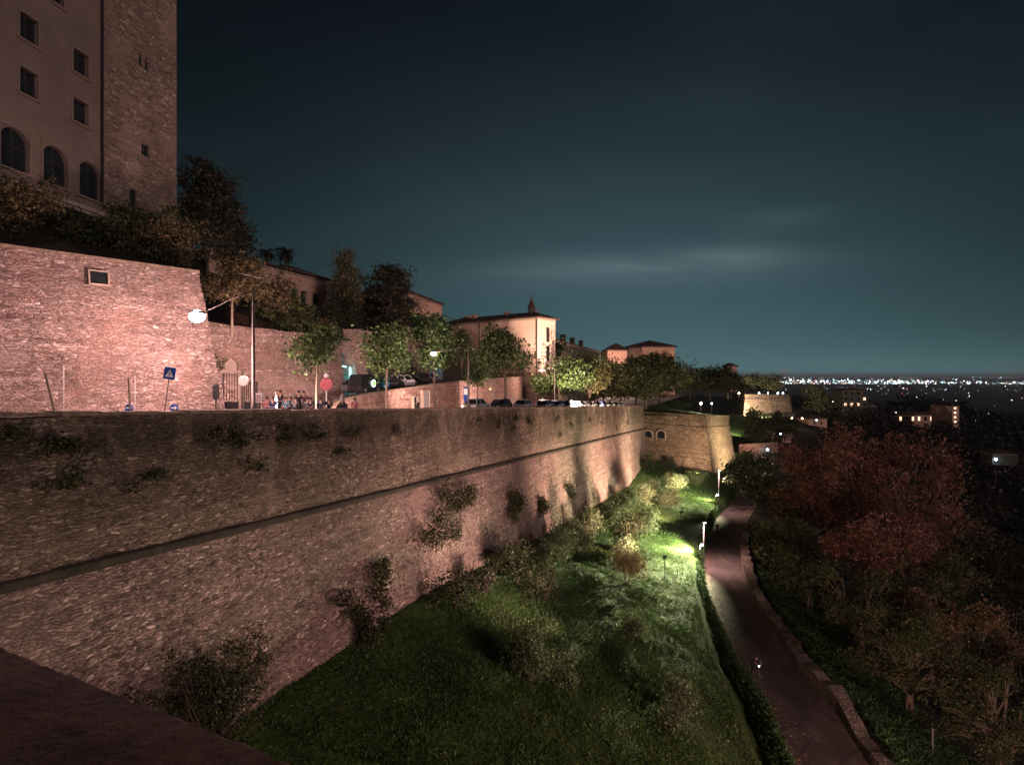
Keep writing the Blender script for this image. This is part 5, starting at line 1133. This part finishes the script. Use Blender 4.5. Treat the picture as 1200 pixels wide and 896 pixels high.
# ------------------------------------------------------------------ people
def skin_mesh(name, J, E, Rr, sub=1, root=0):
    me = bpy.data.meshes.new(name); ks = list(J); me.from_pydata([J[k] for k in ks], [(ks.index(a), ks.index(b_)) for a, b_ in E], []); o = bpy.data.objects.new('tmp', me); C.objects.link(o)
    sm = o.modifiers.new('s', 'SKIN'); sm.use_smooth_shade = True
    for i, k in enumerate(ks):
        v = me.skin_vertices[0].data[i]; q = Rr[k]; v.radius = q if isinstance(q, tuple) else (q, q); v.use_root = (i == root)
    ss_ = o.modifiers.new('u', 'SUBSURF'); ss_.levels = sub; ss_.render_levels = sub
    dg = bpy.context.evaluated_depsgraph_get(); nm = bpy.data.meshes.new_from_object(o.evaluated_get(dg)); nm.name = name
    bpy.data.objects.remove(o); return nm
POSES = {}
def pose(kind):
    if kind in POSES: return POSES[kind]
    J = dict(pelvis=(0,0,.95), waist=(0,.0,1.08), chest=(0,0,1.30), neck=(0,.0,1.47), head=(0,-.01,1.56), crown=(0,-.02,1.70), shl=(.17,0,1.40), shr=(-.17,0,1.40),
             ell=(.24,.03,1.12), elr=(-.24,.03,1.12), wrl=(.25,-.06,.87), wrr=(-.25,-.06,.87), hal=(.25,-.09,.78), har=(-.25,-.09,.78),
             hil=(.10,0,.90), hir=(-.10,0,.90), knl=(.11,-.02,.50), knr=(-.11,-.02,.50), anl=(.11,.02,.09), anr=(-.11,.02,.09), tol=(.12,-.16,.04), tor=(-.12,-.16,.04))
    if kind == 'walk': J.update(knl=(.10,-.22,.53), anl=(.10,-.24,.12), tol=(.10,-.42,.07), knr=(-.10,.10,.50), anr=(-.10,.38,.16), tor=(-.10,.30,.05), wrl=(.24,.15,.92), ell=(.24,.12,1.14), hal=(.24,.15,.84), elr=(-.24,-.04,1.13), wrr=(-.24,-.22,.95), har=(-.24,-.28,.90))
    if kind == 'sit':
        for k in J: J[k] = (J[k][0], J[k][1]-.02*(J[k][2]-.9)*3, J[k][2]-.45)
        J.update(hil=(.10,-.06,.46), hir=(-.10,-.06,.46), knl=(.12,-.46,.48), knr=(-.12,-.46,.48), anl=(.12,-.46,.09), anr=(-.12,-.46,.09), tol=(.12,-.63,.04), tor=(-.12,-.63,.04), ell=(.26,-.10,.72), elr=(-.26,-.10,.72), wrl=(.20,-.33,.60), wrr=(-.20,-.33,.60), hal=(.15,-.40,.58), har=(-.15,-.40,.58))
    if kind == 'cycle':
        J = dict(pelvis=(0,.20,.98), waist=(0,.10,1.10), chest=(0,-.10,1.28), neck=(0,-.22,1.40), head=(0,-.27,1.48), crown=(0,-.30,1.61), shl=(.17,-.16,1.35), shr=(-.17,-.16,1.35), ell=(.24,-.34,1.15), elr=(-.24,-.34,1.15), wrl=(.22,-.52,1.02), wrr=(-.22,-.52,1.02), hal=(.22,-.60,1.00), har=(-.22,-.60,1.00),
                 hil=(.09,.18,.92), hir=(-.09,.18,.92), knl=(.10,-.17,.72), knr=(-.10,-.10,.56), anl=(.10,.02,.42), anr=(-.10,.10,.20), tol=(.10,-.12,.38), tor=(-.10,-.04,.15))
    E = [('pelvis','waist'), ('waist','chest'), ('chest','neck'), ('neck','head'), ('head','crown'), ('chest','shl'), ('chest','shr'), ('shl','ell'), ('ell','wrl'), ('wrl','hal'), ('shr','elr'), ('elr','wrr'), ('wrr','har'), ('pelvis','hil'), ('pelvis','hir'), ('hil','knl'), ('knl','anl'), ('anl','tol'), ('hir','knr'), ('knr','anr'), ('anr','tor')]
    R_ = dict(pelvis=(.14,.10), waist=(.12,.09), chest=(.15,.10), neck=.055, head=(.085,.095), crown=(.07,.08), shl=.065, shr=.065, ell=.042, elr=.042, wrl=.028, wrr=.028, hal=.035, har=.035, hil=.085, hir=.085, knl=.055, knr=.055, anl=.038, anr=.038, tol=.03, tor=.03)
    body = skin_mesh('body', J, E, R_)
    TK = ['pelvis', 'waist', 'chest', 'shl', 'shr', 'ell', 'elr']; TE = [e for e in E if e[0] in TK and e[1] in TK]
    top = skin_mesh('shirt', {k: J[k] for k in TK}, TE, {k: (tuple(x+.022 for x in R_[k]) if isinstance(R_[k], tuple) else R_[k]+.022) for k in TK})
    LK = ['pelvis', 'hil', 'hir', 'knl', 'knr', 'anl', 'anr']; LE = [e for e in E if e[0] in LK and e[1] in LK]
    leg = skin_mesh('trousers', {k: J[k] for k in LK}, LE, {k: (tuple(x+.018 for x in R_[k]) if isinstance(R_[k], tuple) else R_[k]+.02) for k in LK})
    hd = Vector(J['head']); cr = Vector(J['crown']); hc = hd.lerp(cr, .62)+Vector((0, .025, .015))
    hm = MB().ball(hc, .112, 12, 8, (.95, 1.05, 1.0)); POSES[kind] = (body, top, leg, hm, hd); return POSES[kind]
def person(kind, loc, rz, shirt, trou, label, group=None, sc=1.0):
    body, top, leg, hm, hd = pose(kind); t = empty('person', loc, rz, label, 'person', group); t.scale = (sc,)*3
    def add(nm, me, mat):
        me2 = me.copy(); me2.materials.clear(); me2.materials.append(M[mat]); o = bpy.data.objects.new(nm, me2); C.objects.link(o); o.parent = t; return o
    add('body', body, 'skin'); add('shirt', top, 'cl_'+shirt); add('trousers', leg, 'cl_'+trou)
    h = MB(); h.V = list(hm.V); h.F = list(hm.F); h.build('hair', M['hair'], t, True)
    f = MB().ball(hd+Vector((0, -.115, .055)), .014, 6, 4, (1, 1.4, 1.3)).ball(hd+Vector((.032, -.098, .082)), .011, 6, 4).ball(hd+Vector((-.032, -.098, .082)), .011, 6, 4)
    return t
PP = [(313, 41, 'sit', 'pink', 'grey', 'small seated person in pink at the left end of the crowd'), (320, 40.5, 'sit', 'navy', 'navy', 'seated person in a navy top, second from the left of the crowd'), (324, 42.5, 'stand', 'pale', 'jean', 'standing person in a pale top behind the navy seated one'), (328.5, 41.5, 'stand', 'black', 'black', 'tallest standing person in dark clothes left in the crowd'),
      (335.5, 40.5, 'sit', 'teal', 'navy', 'seated person in dark teal in the middle of the crowd'), (341, 41, 'sit', 'pale', 'jean', 'seated person in pale top and jeans in the middle of the crowd'), (345.5, 42, 'sit', 'grey', 'black', 'seated person in grey right of the pale topped one'), (350, 42.6, 'stand', 'black', 'navy', 'standing dark haired person in black behind the seated middle of the crowd'), (356, 43, 'stand', 'pink', 'grey', 'standing person in a pink top right of the crowd middle'),
      (361, 41.5, 'sit', 'grey', 'black', 'seated person in grey at the right part of the crowd'), (364.5, 41, 'sit', 'black', 'black', 'seated person in black right of the grey one'), (376, 42.5, 'sit', 'navy', 'black', 'seated person right of the young street tree trunk'), (385.5, 43, 'sit', 'black', 'grey', 'seated person in black under the red round sign'),
      (401.5, 41.5, 'walk', 'pale', 'black', 'person in a pale top walking right, past the crowd'), (416, 43, 'sit', 'pink', 'grey', 'person in pink sitting right of the parked scooter'), (490, 60, 'stand', 'pale', 'black', 'person in a pale top before the ramp wall hatch')]
for i, (px_, Y, kd, sh, tr_, lb) in enumerate(PP):
    x, y = XY(px_, Y); person(kd, (x, y, zst(x, y)), {'walk': -1.9, 'sit': random.uniform(-.9, .9), 'stand': random.uniform(-2, 2)}[kd]+(3.14 if kd == 'sit' and i % 3 == 0 else 0), sh, tr_, lb, 'people gathered behind the rampart parapet')
    if kd == 'sit':
        s_ = empty('stool', (x, y, zst(x, y)), 0, 'low seat under the '+' '.join(lb.split()[:9]), 'stool'); MB().lathe((0,0,0), [(.17,0),(.17,.03),(.03,.05),(.03,.38),(.17,.40),(.17,.43)], 10).build('seat', M['iron'], s_)
# bicycles
def bicycle(loc, rz, label, lit=True):
    t = empty('bicycle', loc, rz, label, 'bicycle')
    for y in (-.52, .50):
        w = MB(); pts = [(0, y+.33*math.cos(a), .34+.33*math.sin(a)) for a in np.linspace(0, 2*math.pi, 21)]; w.tube(pts, .018, 6, False)
        wo_ = w.build('wheel', M['rubber'], t)
        sp_ = MB()
        for a in np.linspace(0, math.pi, 7)[:-1]: sp_.tube([(0, y+.32*math.cos(a), .34+.32*math.sin(a)), (0, y-.32*math.cos(a), .34-.32*math.sin(a))], .003, 3)
        sp_.build('spokes', M['galv'], wo_)
    MB().tube([(0,.50,.34), (0,.06,.30), (0,.20,.82)], .016, 6).tube([(0,.06,.30), (0,-.38,.75)], .018, 6).tube([(0,.17,.72), (0,-.36,.82)], .018, 6).tube([(0,.50,.34), (0,.18,.74)], .012, 6).tube([(0,-.52,.34), (0,-.36,.95)], .016, 6).build('frame', M['iron'], t)
    MB().tube([(-.24,-.48,1.0), (-.1,-.40,1.0), (.1,-.40,1.0), (.24,-.48,1.0)], .014, 6).build('handlebar', M['iron'], t)
    MB().ball((0,.20,.86), .1, 8, 5, (.7, 1.3, .4)).build('saddle', M['rubber'], t)
    MB().tube([(-.14,.06,.20), (-.14,.06,.22), (.14,.06,.38)], .02, 5).build('pedals', M['iron'], t)
    MB().ball((0,-.50,.86), .045, 8, 5).build('headlight', M['bulb_white' if lit else 'glass'], t)
for px_, py_, lb, lb2, lit, rz in [(876, 790, 'bicycle with a white headlight ridden down the near lower road', 'dark clothed cyclist riding on the near stretch of the lower road', True, .35), (840.5, 621, 'bicycle far up the lower road beside the kerb', 'distant cyclist in dark clothes near the kerb of the lower road', False, -.5)]:
    Y = 24.0*F/(py_-HY); x, y = XY(px_, Y); z = float(road_z(y))+.03
    x = max(x, road_x(y)-HW+.5); bicycle((x, y, z), rz, lb, lit); person('cycle', (x, y, z), rz, 'black', 'black', lb2)
# ------------------------------------------------------------------ vehicles
def car(loc, rz, paint, label, van=False, group='cars parked along the upper road'):
    t = empty('parked_van' if van else 'parked_car', loc, rz, label, 'van' if van else 'car', group); Hh = .55 if van else 0; m = MB()
    low = [(-2.05,.32), (-1.95,.18), (1.95,.18), (2.1,.35), (2.08,.68), (1.75,.80), (.95,.92), (-1.75,.95), (-2.08,.85)]
    n = len(low)
    for (y0, y1, i0, i1) in ((-.80, -.86, .92, 1), (-.86, .86, 1, 1), (.86, .80, 1, .92)):
        V = [(x*i0, y0, .55+(z-.55)*i0) for x, z in low]+[(x*i1, y1, .55+(z-.55)*i1) for x, z in low]; m.add(V, [(i, (i+1) % n, (i+1) % n+n, i+n) for i in range(n)])
    V = [(x*.92, -.80, .55+(z-.55)*.92) for x, z in low]; m.add(V, [tuple(range(n))]); V = [(x*.92, .80, .55+(z-.55)*.92) for x, z in low]; m.add(V, [tuple(range(n))[::-1]])
    a0, a1, b0, b1, hz = (-1.98, 1.35, -1.9, .75, 1.42+Hh) if van else (-1.8, 1.05, -1.35, .30, 1.42)
    bl_ = m.build('body', M['car_'+paint], t)
    g_ = MB(); V = [(a0, -.80, .90), (a1, -.80, .90), (a1, .80, .90), (a0, .80, .90), (b0, -.64, hz), (b1, -.64, hz), (b1, .64, hz), (b0, .64, hz)]
    g_.add(V, [(0,1,5,4), (1,2,6,5), (2,3,7,6), (3,0,4,7), (4,5,6,7)]).build('window', M['glass'], t)
    q = MB(); q.box(b0-.03, b1+.03, -.66, .66, hz+.002, hz+.06)
    for sg in (-1, 1):
        q.tube([(a0, sg*.81, .9), (b0, sg*.66, hz)], .045, 5).tube([(a1, sg*.81, .9), (b1, sg*.66, hz)], .04, 5).tube([((a0+a1)/2-.1, sg*.81, .9), ((b0+b1)/2-.1, sg*.66, hz)], .035, 5)
        if van: q.box(a0+.1, -.2, sg*.70-.06, sg*.70+.06, 1.0, hz-.05)
    q.build('roof', M['car_'+paint], t)
    for x in (-1.3, 1.3):
        for y in (-.80, .80):
            w = MB().lathe((x, y, .32), [(.20,-.10), (.32,-.09), (.32,.09), (.20,.10)], 16, 'y').build('wheel', M['rubber'], t); MB().lathe((x, y, .32), [(.05,-.115), (.18,-.105), (.18,.105), (.05,.115)], 10, 'y').build('rim', M['galv'], w)
    for y in (-.6, .6): MB().box(2.0, 2.09, y-.16, y+.16, .58, .72).build('headlight', M['galv'], t); MB().box(-2.07, -2.0, y-.14, y+.14, .66, .84).build('taillight', M['red'], t)
    return t
PC = [(41, 'white'), (48, 'black'), (56, 'silver'), (62, 'grey'), (68, 'blue'), (74, 'black'), (79.5, 'white'), (85.5, 'grey'), (91, 'white'), (97, 'blue'), (103, 'silver'), (109, 'white'), (115, 'silver'), (121, 'white')]
CL = ['white car first in the row, left of the slim lamp post', 'black car in front of the ramp wall past the lamp post', 'silver car left of the forked tree trunk', 'grey car right behind the forked tree trunk', 'dark blue car before the lit stone base', 'black car before the corner of the cream building', 'white car just past the cream building corner', 'grey car between the first two trunks of the row', 'white car by the yellowing street tree', 'dark blue car under the dense tree row', 'silver car under the dense tree row, left of a white one', 'white car third from the far end of the row', 'silver car second from the far end of the row', 'white car at the far end of the row']
for (s, c), lb in zip(PC, CL):
    p = wpt(s, -6.4 if s < 60 else -5.2); ang2 = math.atan2(D.y, D.x)+(0 if s % 2 else math.pi); car((p.x, p.y, ztop(s)-.5), ang2, c, lb)
def ramp_pt(px_, off):
    for i in range(len(rp)-1):
        a_, c_ = rp[i], rp[i+1]; k = (px_-600)/F; d = Vector((c_[0]-a_[0], c_[1]-a_[1])); n_ = Vector((d.y, -d.x)).normalized()*off; t_ = (k*(a_[1]+n_.y)-a_[0]-n_.x)/(d.x-k*d.y)
        if t_ <= 1 or i == len(rp)-2: return a_[0]+n_.x+d.x*t_, a_[1]+n_.y+d.y*t_, a_[2]+(c_[2]-a_[2])*t_-.1, math.atan2(d.y, d.x)
for px_, c_, v_, lb in [(413, 'grey', False, 'small grey car beside the cyan lit passage on the ramp'), (428, 'black', True, 'dark van with a glowing round green sign, on the ramp'), (446, 'black', False, 'black car right behind the van on the ramp'), (466, 'silver', False, 'silver car on the ramp, behind the round street tree'), (484, 'black', False, 'black car on the ramp above the hatch'), (497, 'grey', False, 'grey car highest up the ramp')]:
    x, y, z, a_ = ramp_pt(px_, -2.0 if v_ else -3.4); cc = car((x, y, z), a_ if v_ else a_+1.45, c_, lb, v_, 'cars parked on the ramp')
    if v_:
        e = MB().lathe((.3, -.90, 1.05), [(.42, .0), (.42, .03)], 20, 'y').build('sign', M['screenw'], cc); MB().lathe((.3, -.95, 1.05), [(.30, .0), (.30, .02)], 20, 'y').build('emblem', M['screen'], e)
        MB().box(.08, .52, -.975, -.955, 1.02, 1.08).build('lettering', M['glass'], e)
x, y = XY(408, 43.5); t = empty('scooter', (x, y, zst(x, y)), .4, 'dark parked scooter between the walking person and the seated one in pink', 'scooter')
for xx in (-.6, .6): w = MB().lathe((xx, 0, .25), [(.12,-.06), (.25,-.05), (.25,.05), (.12,.06)], 14, 'y').build('wheel', M['rubber'], t)
MB().prism([(-.85,.45), (-.8,.75), (-.1,.78), (.0,.35), (.35,.33), (.55,.95), (.65,.95), (.62,.35), (.3,.2), (-.3,.2)], -.16, .16).build('body', M['car_black'], t); MB().box(-.75, -.05, -.14, .14, .78, .88).build('saddle', M['rubber'], t)
MB().tube([(.5,-.3,1.1), (.6,0,1.02), (.5,.3,1.1)], .02, 6).tube([(.62,0,.6), (.6,0,1.02)], .03, 6).build('handlebar', M['iron'], t)
# ------------------------------------------------------------------ signs and posts on the upper road
def pole_thing(name, px_, pyt, Y, label, cat, r=.03, mat='post', lean=0, grp=None):
    x, y = XY(px_, Y); z = zst(x, y); t = empty(name, (x, y, z), 0, label, cat, grp); h = zt_(pyt, Y)-z
    MB().tube([(0,0,-.2), (lean, 0, h)], r, 8).build('pole', M[mat], t); return t, h
t, h = pole_thing('crossing_sign', 191, 432, 33, 'blue square pedestrian crossing sign leaning on its post', 'road sign', .035, 'post', .42)
bd_ = MB().box(-.30, .30, -.03, .0, -.33, .33).build('panel', M['blue'], t); bd_.location = (.40, -.04, h-.25); bd_.rotation_euler = (0, .13, .12)
MB().add([(-.21, -.036, -.2), (.21, -.036, -.2), (0, -.036, .22)], [(0, 1, 2)]).build('triangle', M['white'], bd_)
MB().ball((.0, -.045, .08), .03, 8, 5, (1, .2, 1)).add([(-.035, -.041, .05), (.035, -.041, .05), (.025, -.041, -.05), (-.03, -.041, -.05)], [(0, 1, 2, 3)]).tube([(0, -.041, -.04), (-.07, -.041, -.17)], .014, 4).tube([(0, -.041, -.04), (.06, -.041, -.17)], .014, 4).tube([(0, -.041, .03), (.08, -.041, -.03)], .012, 4).build('walking_figure', M['blue'], bd_)
for px_, lb in ((151, 'round blue arrow sign low beside the dark pole, left of the crossing sign'), (204, 'round blue arrow sign low beside the yellow green bush')):
    t, h = pole_thing('arrow_sign', px_+.3, 479, 34, lb, 'road sign', .025, 'post'); MB().lathe((.02, -.03, h+.05), [(.24, 0), (.24, -.03)], 16, 'y').build('disc', M['blue'], t)
    MB().add([(-.16, -.064, h+.02), (.04, -.064, h+.02), (.04, -.064, h-.08), (.2, -.064, h+.07), (.04, -.064, h+.2), (.04, -.064, h+.1), (-.16, -.064, h+.1)], [(0, 1, 2, 3, 4, 5, 6)]).build('arrow', M['white'], t)
pole_thing('leaning_pole', 67, 437, 31, 'dark leaning wooden pole at the left before the pink wall', 'pole', .06, 'bark', -.62)
pole_thing('pale_pole', 74.5, 428, 31.5, 'thin pale pole upright beside the leaning dark one', 'pole', .03, 'galv')
pole_thing('dark_pole', 153, 443, 33, 'dark crooked pole left of the thin pale one near the crossing sign', 'pole', .055, 'bark', -.1)
pole_thing('pale_pole', 158, 440, 33.5, 'thin pale pole left of the crossing sign', 'pole', .03, 'galv')
t, h = pole_thing('traffic_light', 253, 449, 36, 'dark slim traffic light on a pole right of the yellow green bush', 'traffic light', .04, 'iron')
MB().box(-.14, .14, -.12, .12, h-.95, h-.1).build('housing', M['iron'], t)
for k in range(3): MB().lathe((0, -.12, h-.24-.28*k), [(.09, 0), (.09, -.03)], 10, 'y').build('lens', M['glass'], t)
# iron framed niches at the wall corner
for px_, w, hh2, lb in ((271.5, 1.5, 3.0, 'tall dark iron gate with a shield on top in the wall corner'), (291, 1.2, 2.3, 'narrow dark gate right of the taller one, next to the lamp post')):
    x, y = XY(px_, 40.5); z = zst(x, y); t = empty('iron_gate', (x, y, z), -.1, lb, 'gate', 'iron gates near the wall corner')
    MB().box(-w/2, -w/2+.14, -.15, .15, 0, hh2).box(w/2-.14, w/2, -.15, .15, 0, hh2).box(-w/2+.14, w/2-.14, -.15, .15, hh2-.16, hh2).build('frame', M['surr'], t)
    g_ = MB().box(-w/2+.14, w/2-.14, .02, .06, 0, .9)
    for i in range(7): g_.box(-w/2+.16+i*(w-.36)/6, -w/2+.2+i*(w-.36)/6, .02, .05, .9, hh2-.16)
    g_.build('bars', M['iron'], t)
    if w > 1.3: MB().prism([(-.4, 0), (.4, 0), (.45, .5), (0, .85), (-.45, .5)], -.1, .1).build('shield', M['surr'], t).location = (0, 0, hh2)
t, h = pole_thing('round_mirror', 285.5, 446, 39.5, 'round pale traffic mirror on a curved post between the gates', 'mirror', .03, 'post'); MB().lathe((0, -.05, h), [(.34, .04), (.36, 0), (.30, -.03)], 18, 'y').build('mirror', M['galv'], t)
x, y = XY(304, 38.5); t = empty('utility_cabinet', (x, y, zst(x, y)), 0, 'small grey utility cabinet on a leg right of the lamp post', 'cabinet'); MB().box(-.05, .05, -.05, .05, 0, 1.2).build('leg', M['iron'], t); MB().box(-.22, .22, -.15, .15, .9, 1.5).build('box', M['galv'], t); MB().box(-.18, .18, -.17, -.152, .95, 1.45).build('door', M['post'], t)
t, h = pole_thing('round_sign', 382.5, 450, 44, 'round red sign on a pale post over the crowd', 'road sign', .05, 'white'); MB().lathe((0, -.07, h), [(.47, .03), (.47, 0), (.44, -.02)], 22, 'y').build('disc', M['red'], t); MB().lathe((0, 0, h+.5), [(.16, 0), (.2, .12), (.1, .3)], 12).build('cap', M['white'], t)
t, h = pole_thing('blue_sign', 546, 452, 61.5, 'small blue sign on the side of the slim lamp post', 'road sign', .03, 'post'); MB().box(-.25, .25, -.05, -.02, h-1.6, h-.1).build('panel', M['blue'], t); MB().box(-.2, .2, -.056, -.052, h-.9, h-.3).build('symbol', M['white'], t)
# aircraft warning light blinking over the city
mast = empty('radio_mast', (*XY(919, 3000), -120), 0, 'thin far mast carrying a single red light above the city', 'mast'); hm_ = zt_(435, 3000)+120
MB().tube([(0,0,0), (0,0,hm_)], [1.0, .4], 4).build('pole', M['iron'], mast); MB().ball((0,0,hm_), 3.2, 8, 5).build('bulb', emit('red_beacon', (1, .05, .08), .7), mast)

# ------------------------------------------------------------------ night haze over the plain
hzb = MB().box(-29000, 49000, -3500, 58000, -125, 75).build('haze', bpy.data.materials.new('night_air')); hzb['kind'] = 'stuff'
hm = hzb.data.materials[0]; hm.use_nodes = True; hm.node_tree.nodes.clear(); nb = NB(hm.node_tree)
pvn = nb.new('ShaderNodeVolumePrincipled'); pvn.inputs['Color'].default_value = (.8, .9, 1, 1); pvn.inputs['Density'].default_value = HAZE
ho = nb.new('ShaderNodeOutputMaterial'); nb.L.new(pvn.outputs[0], ho.inputs['Volume'])
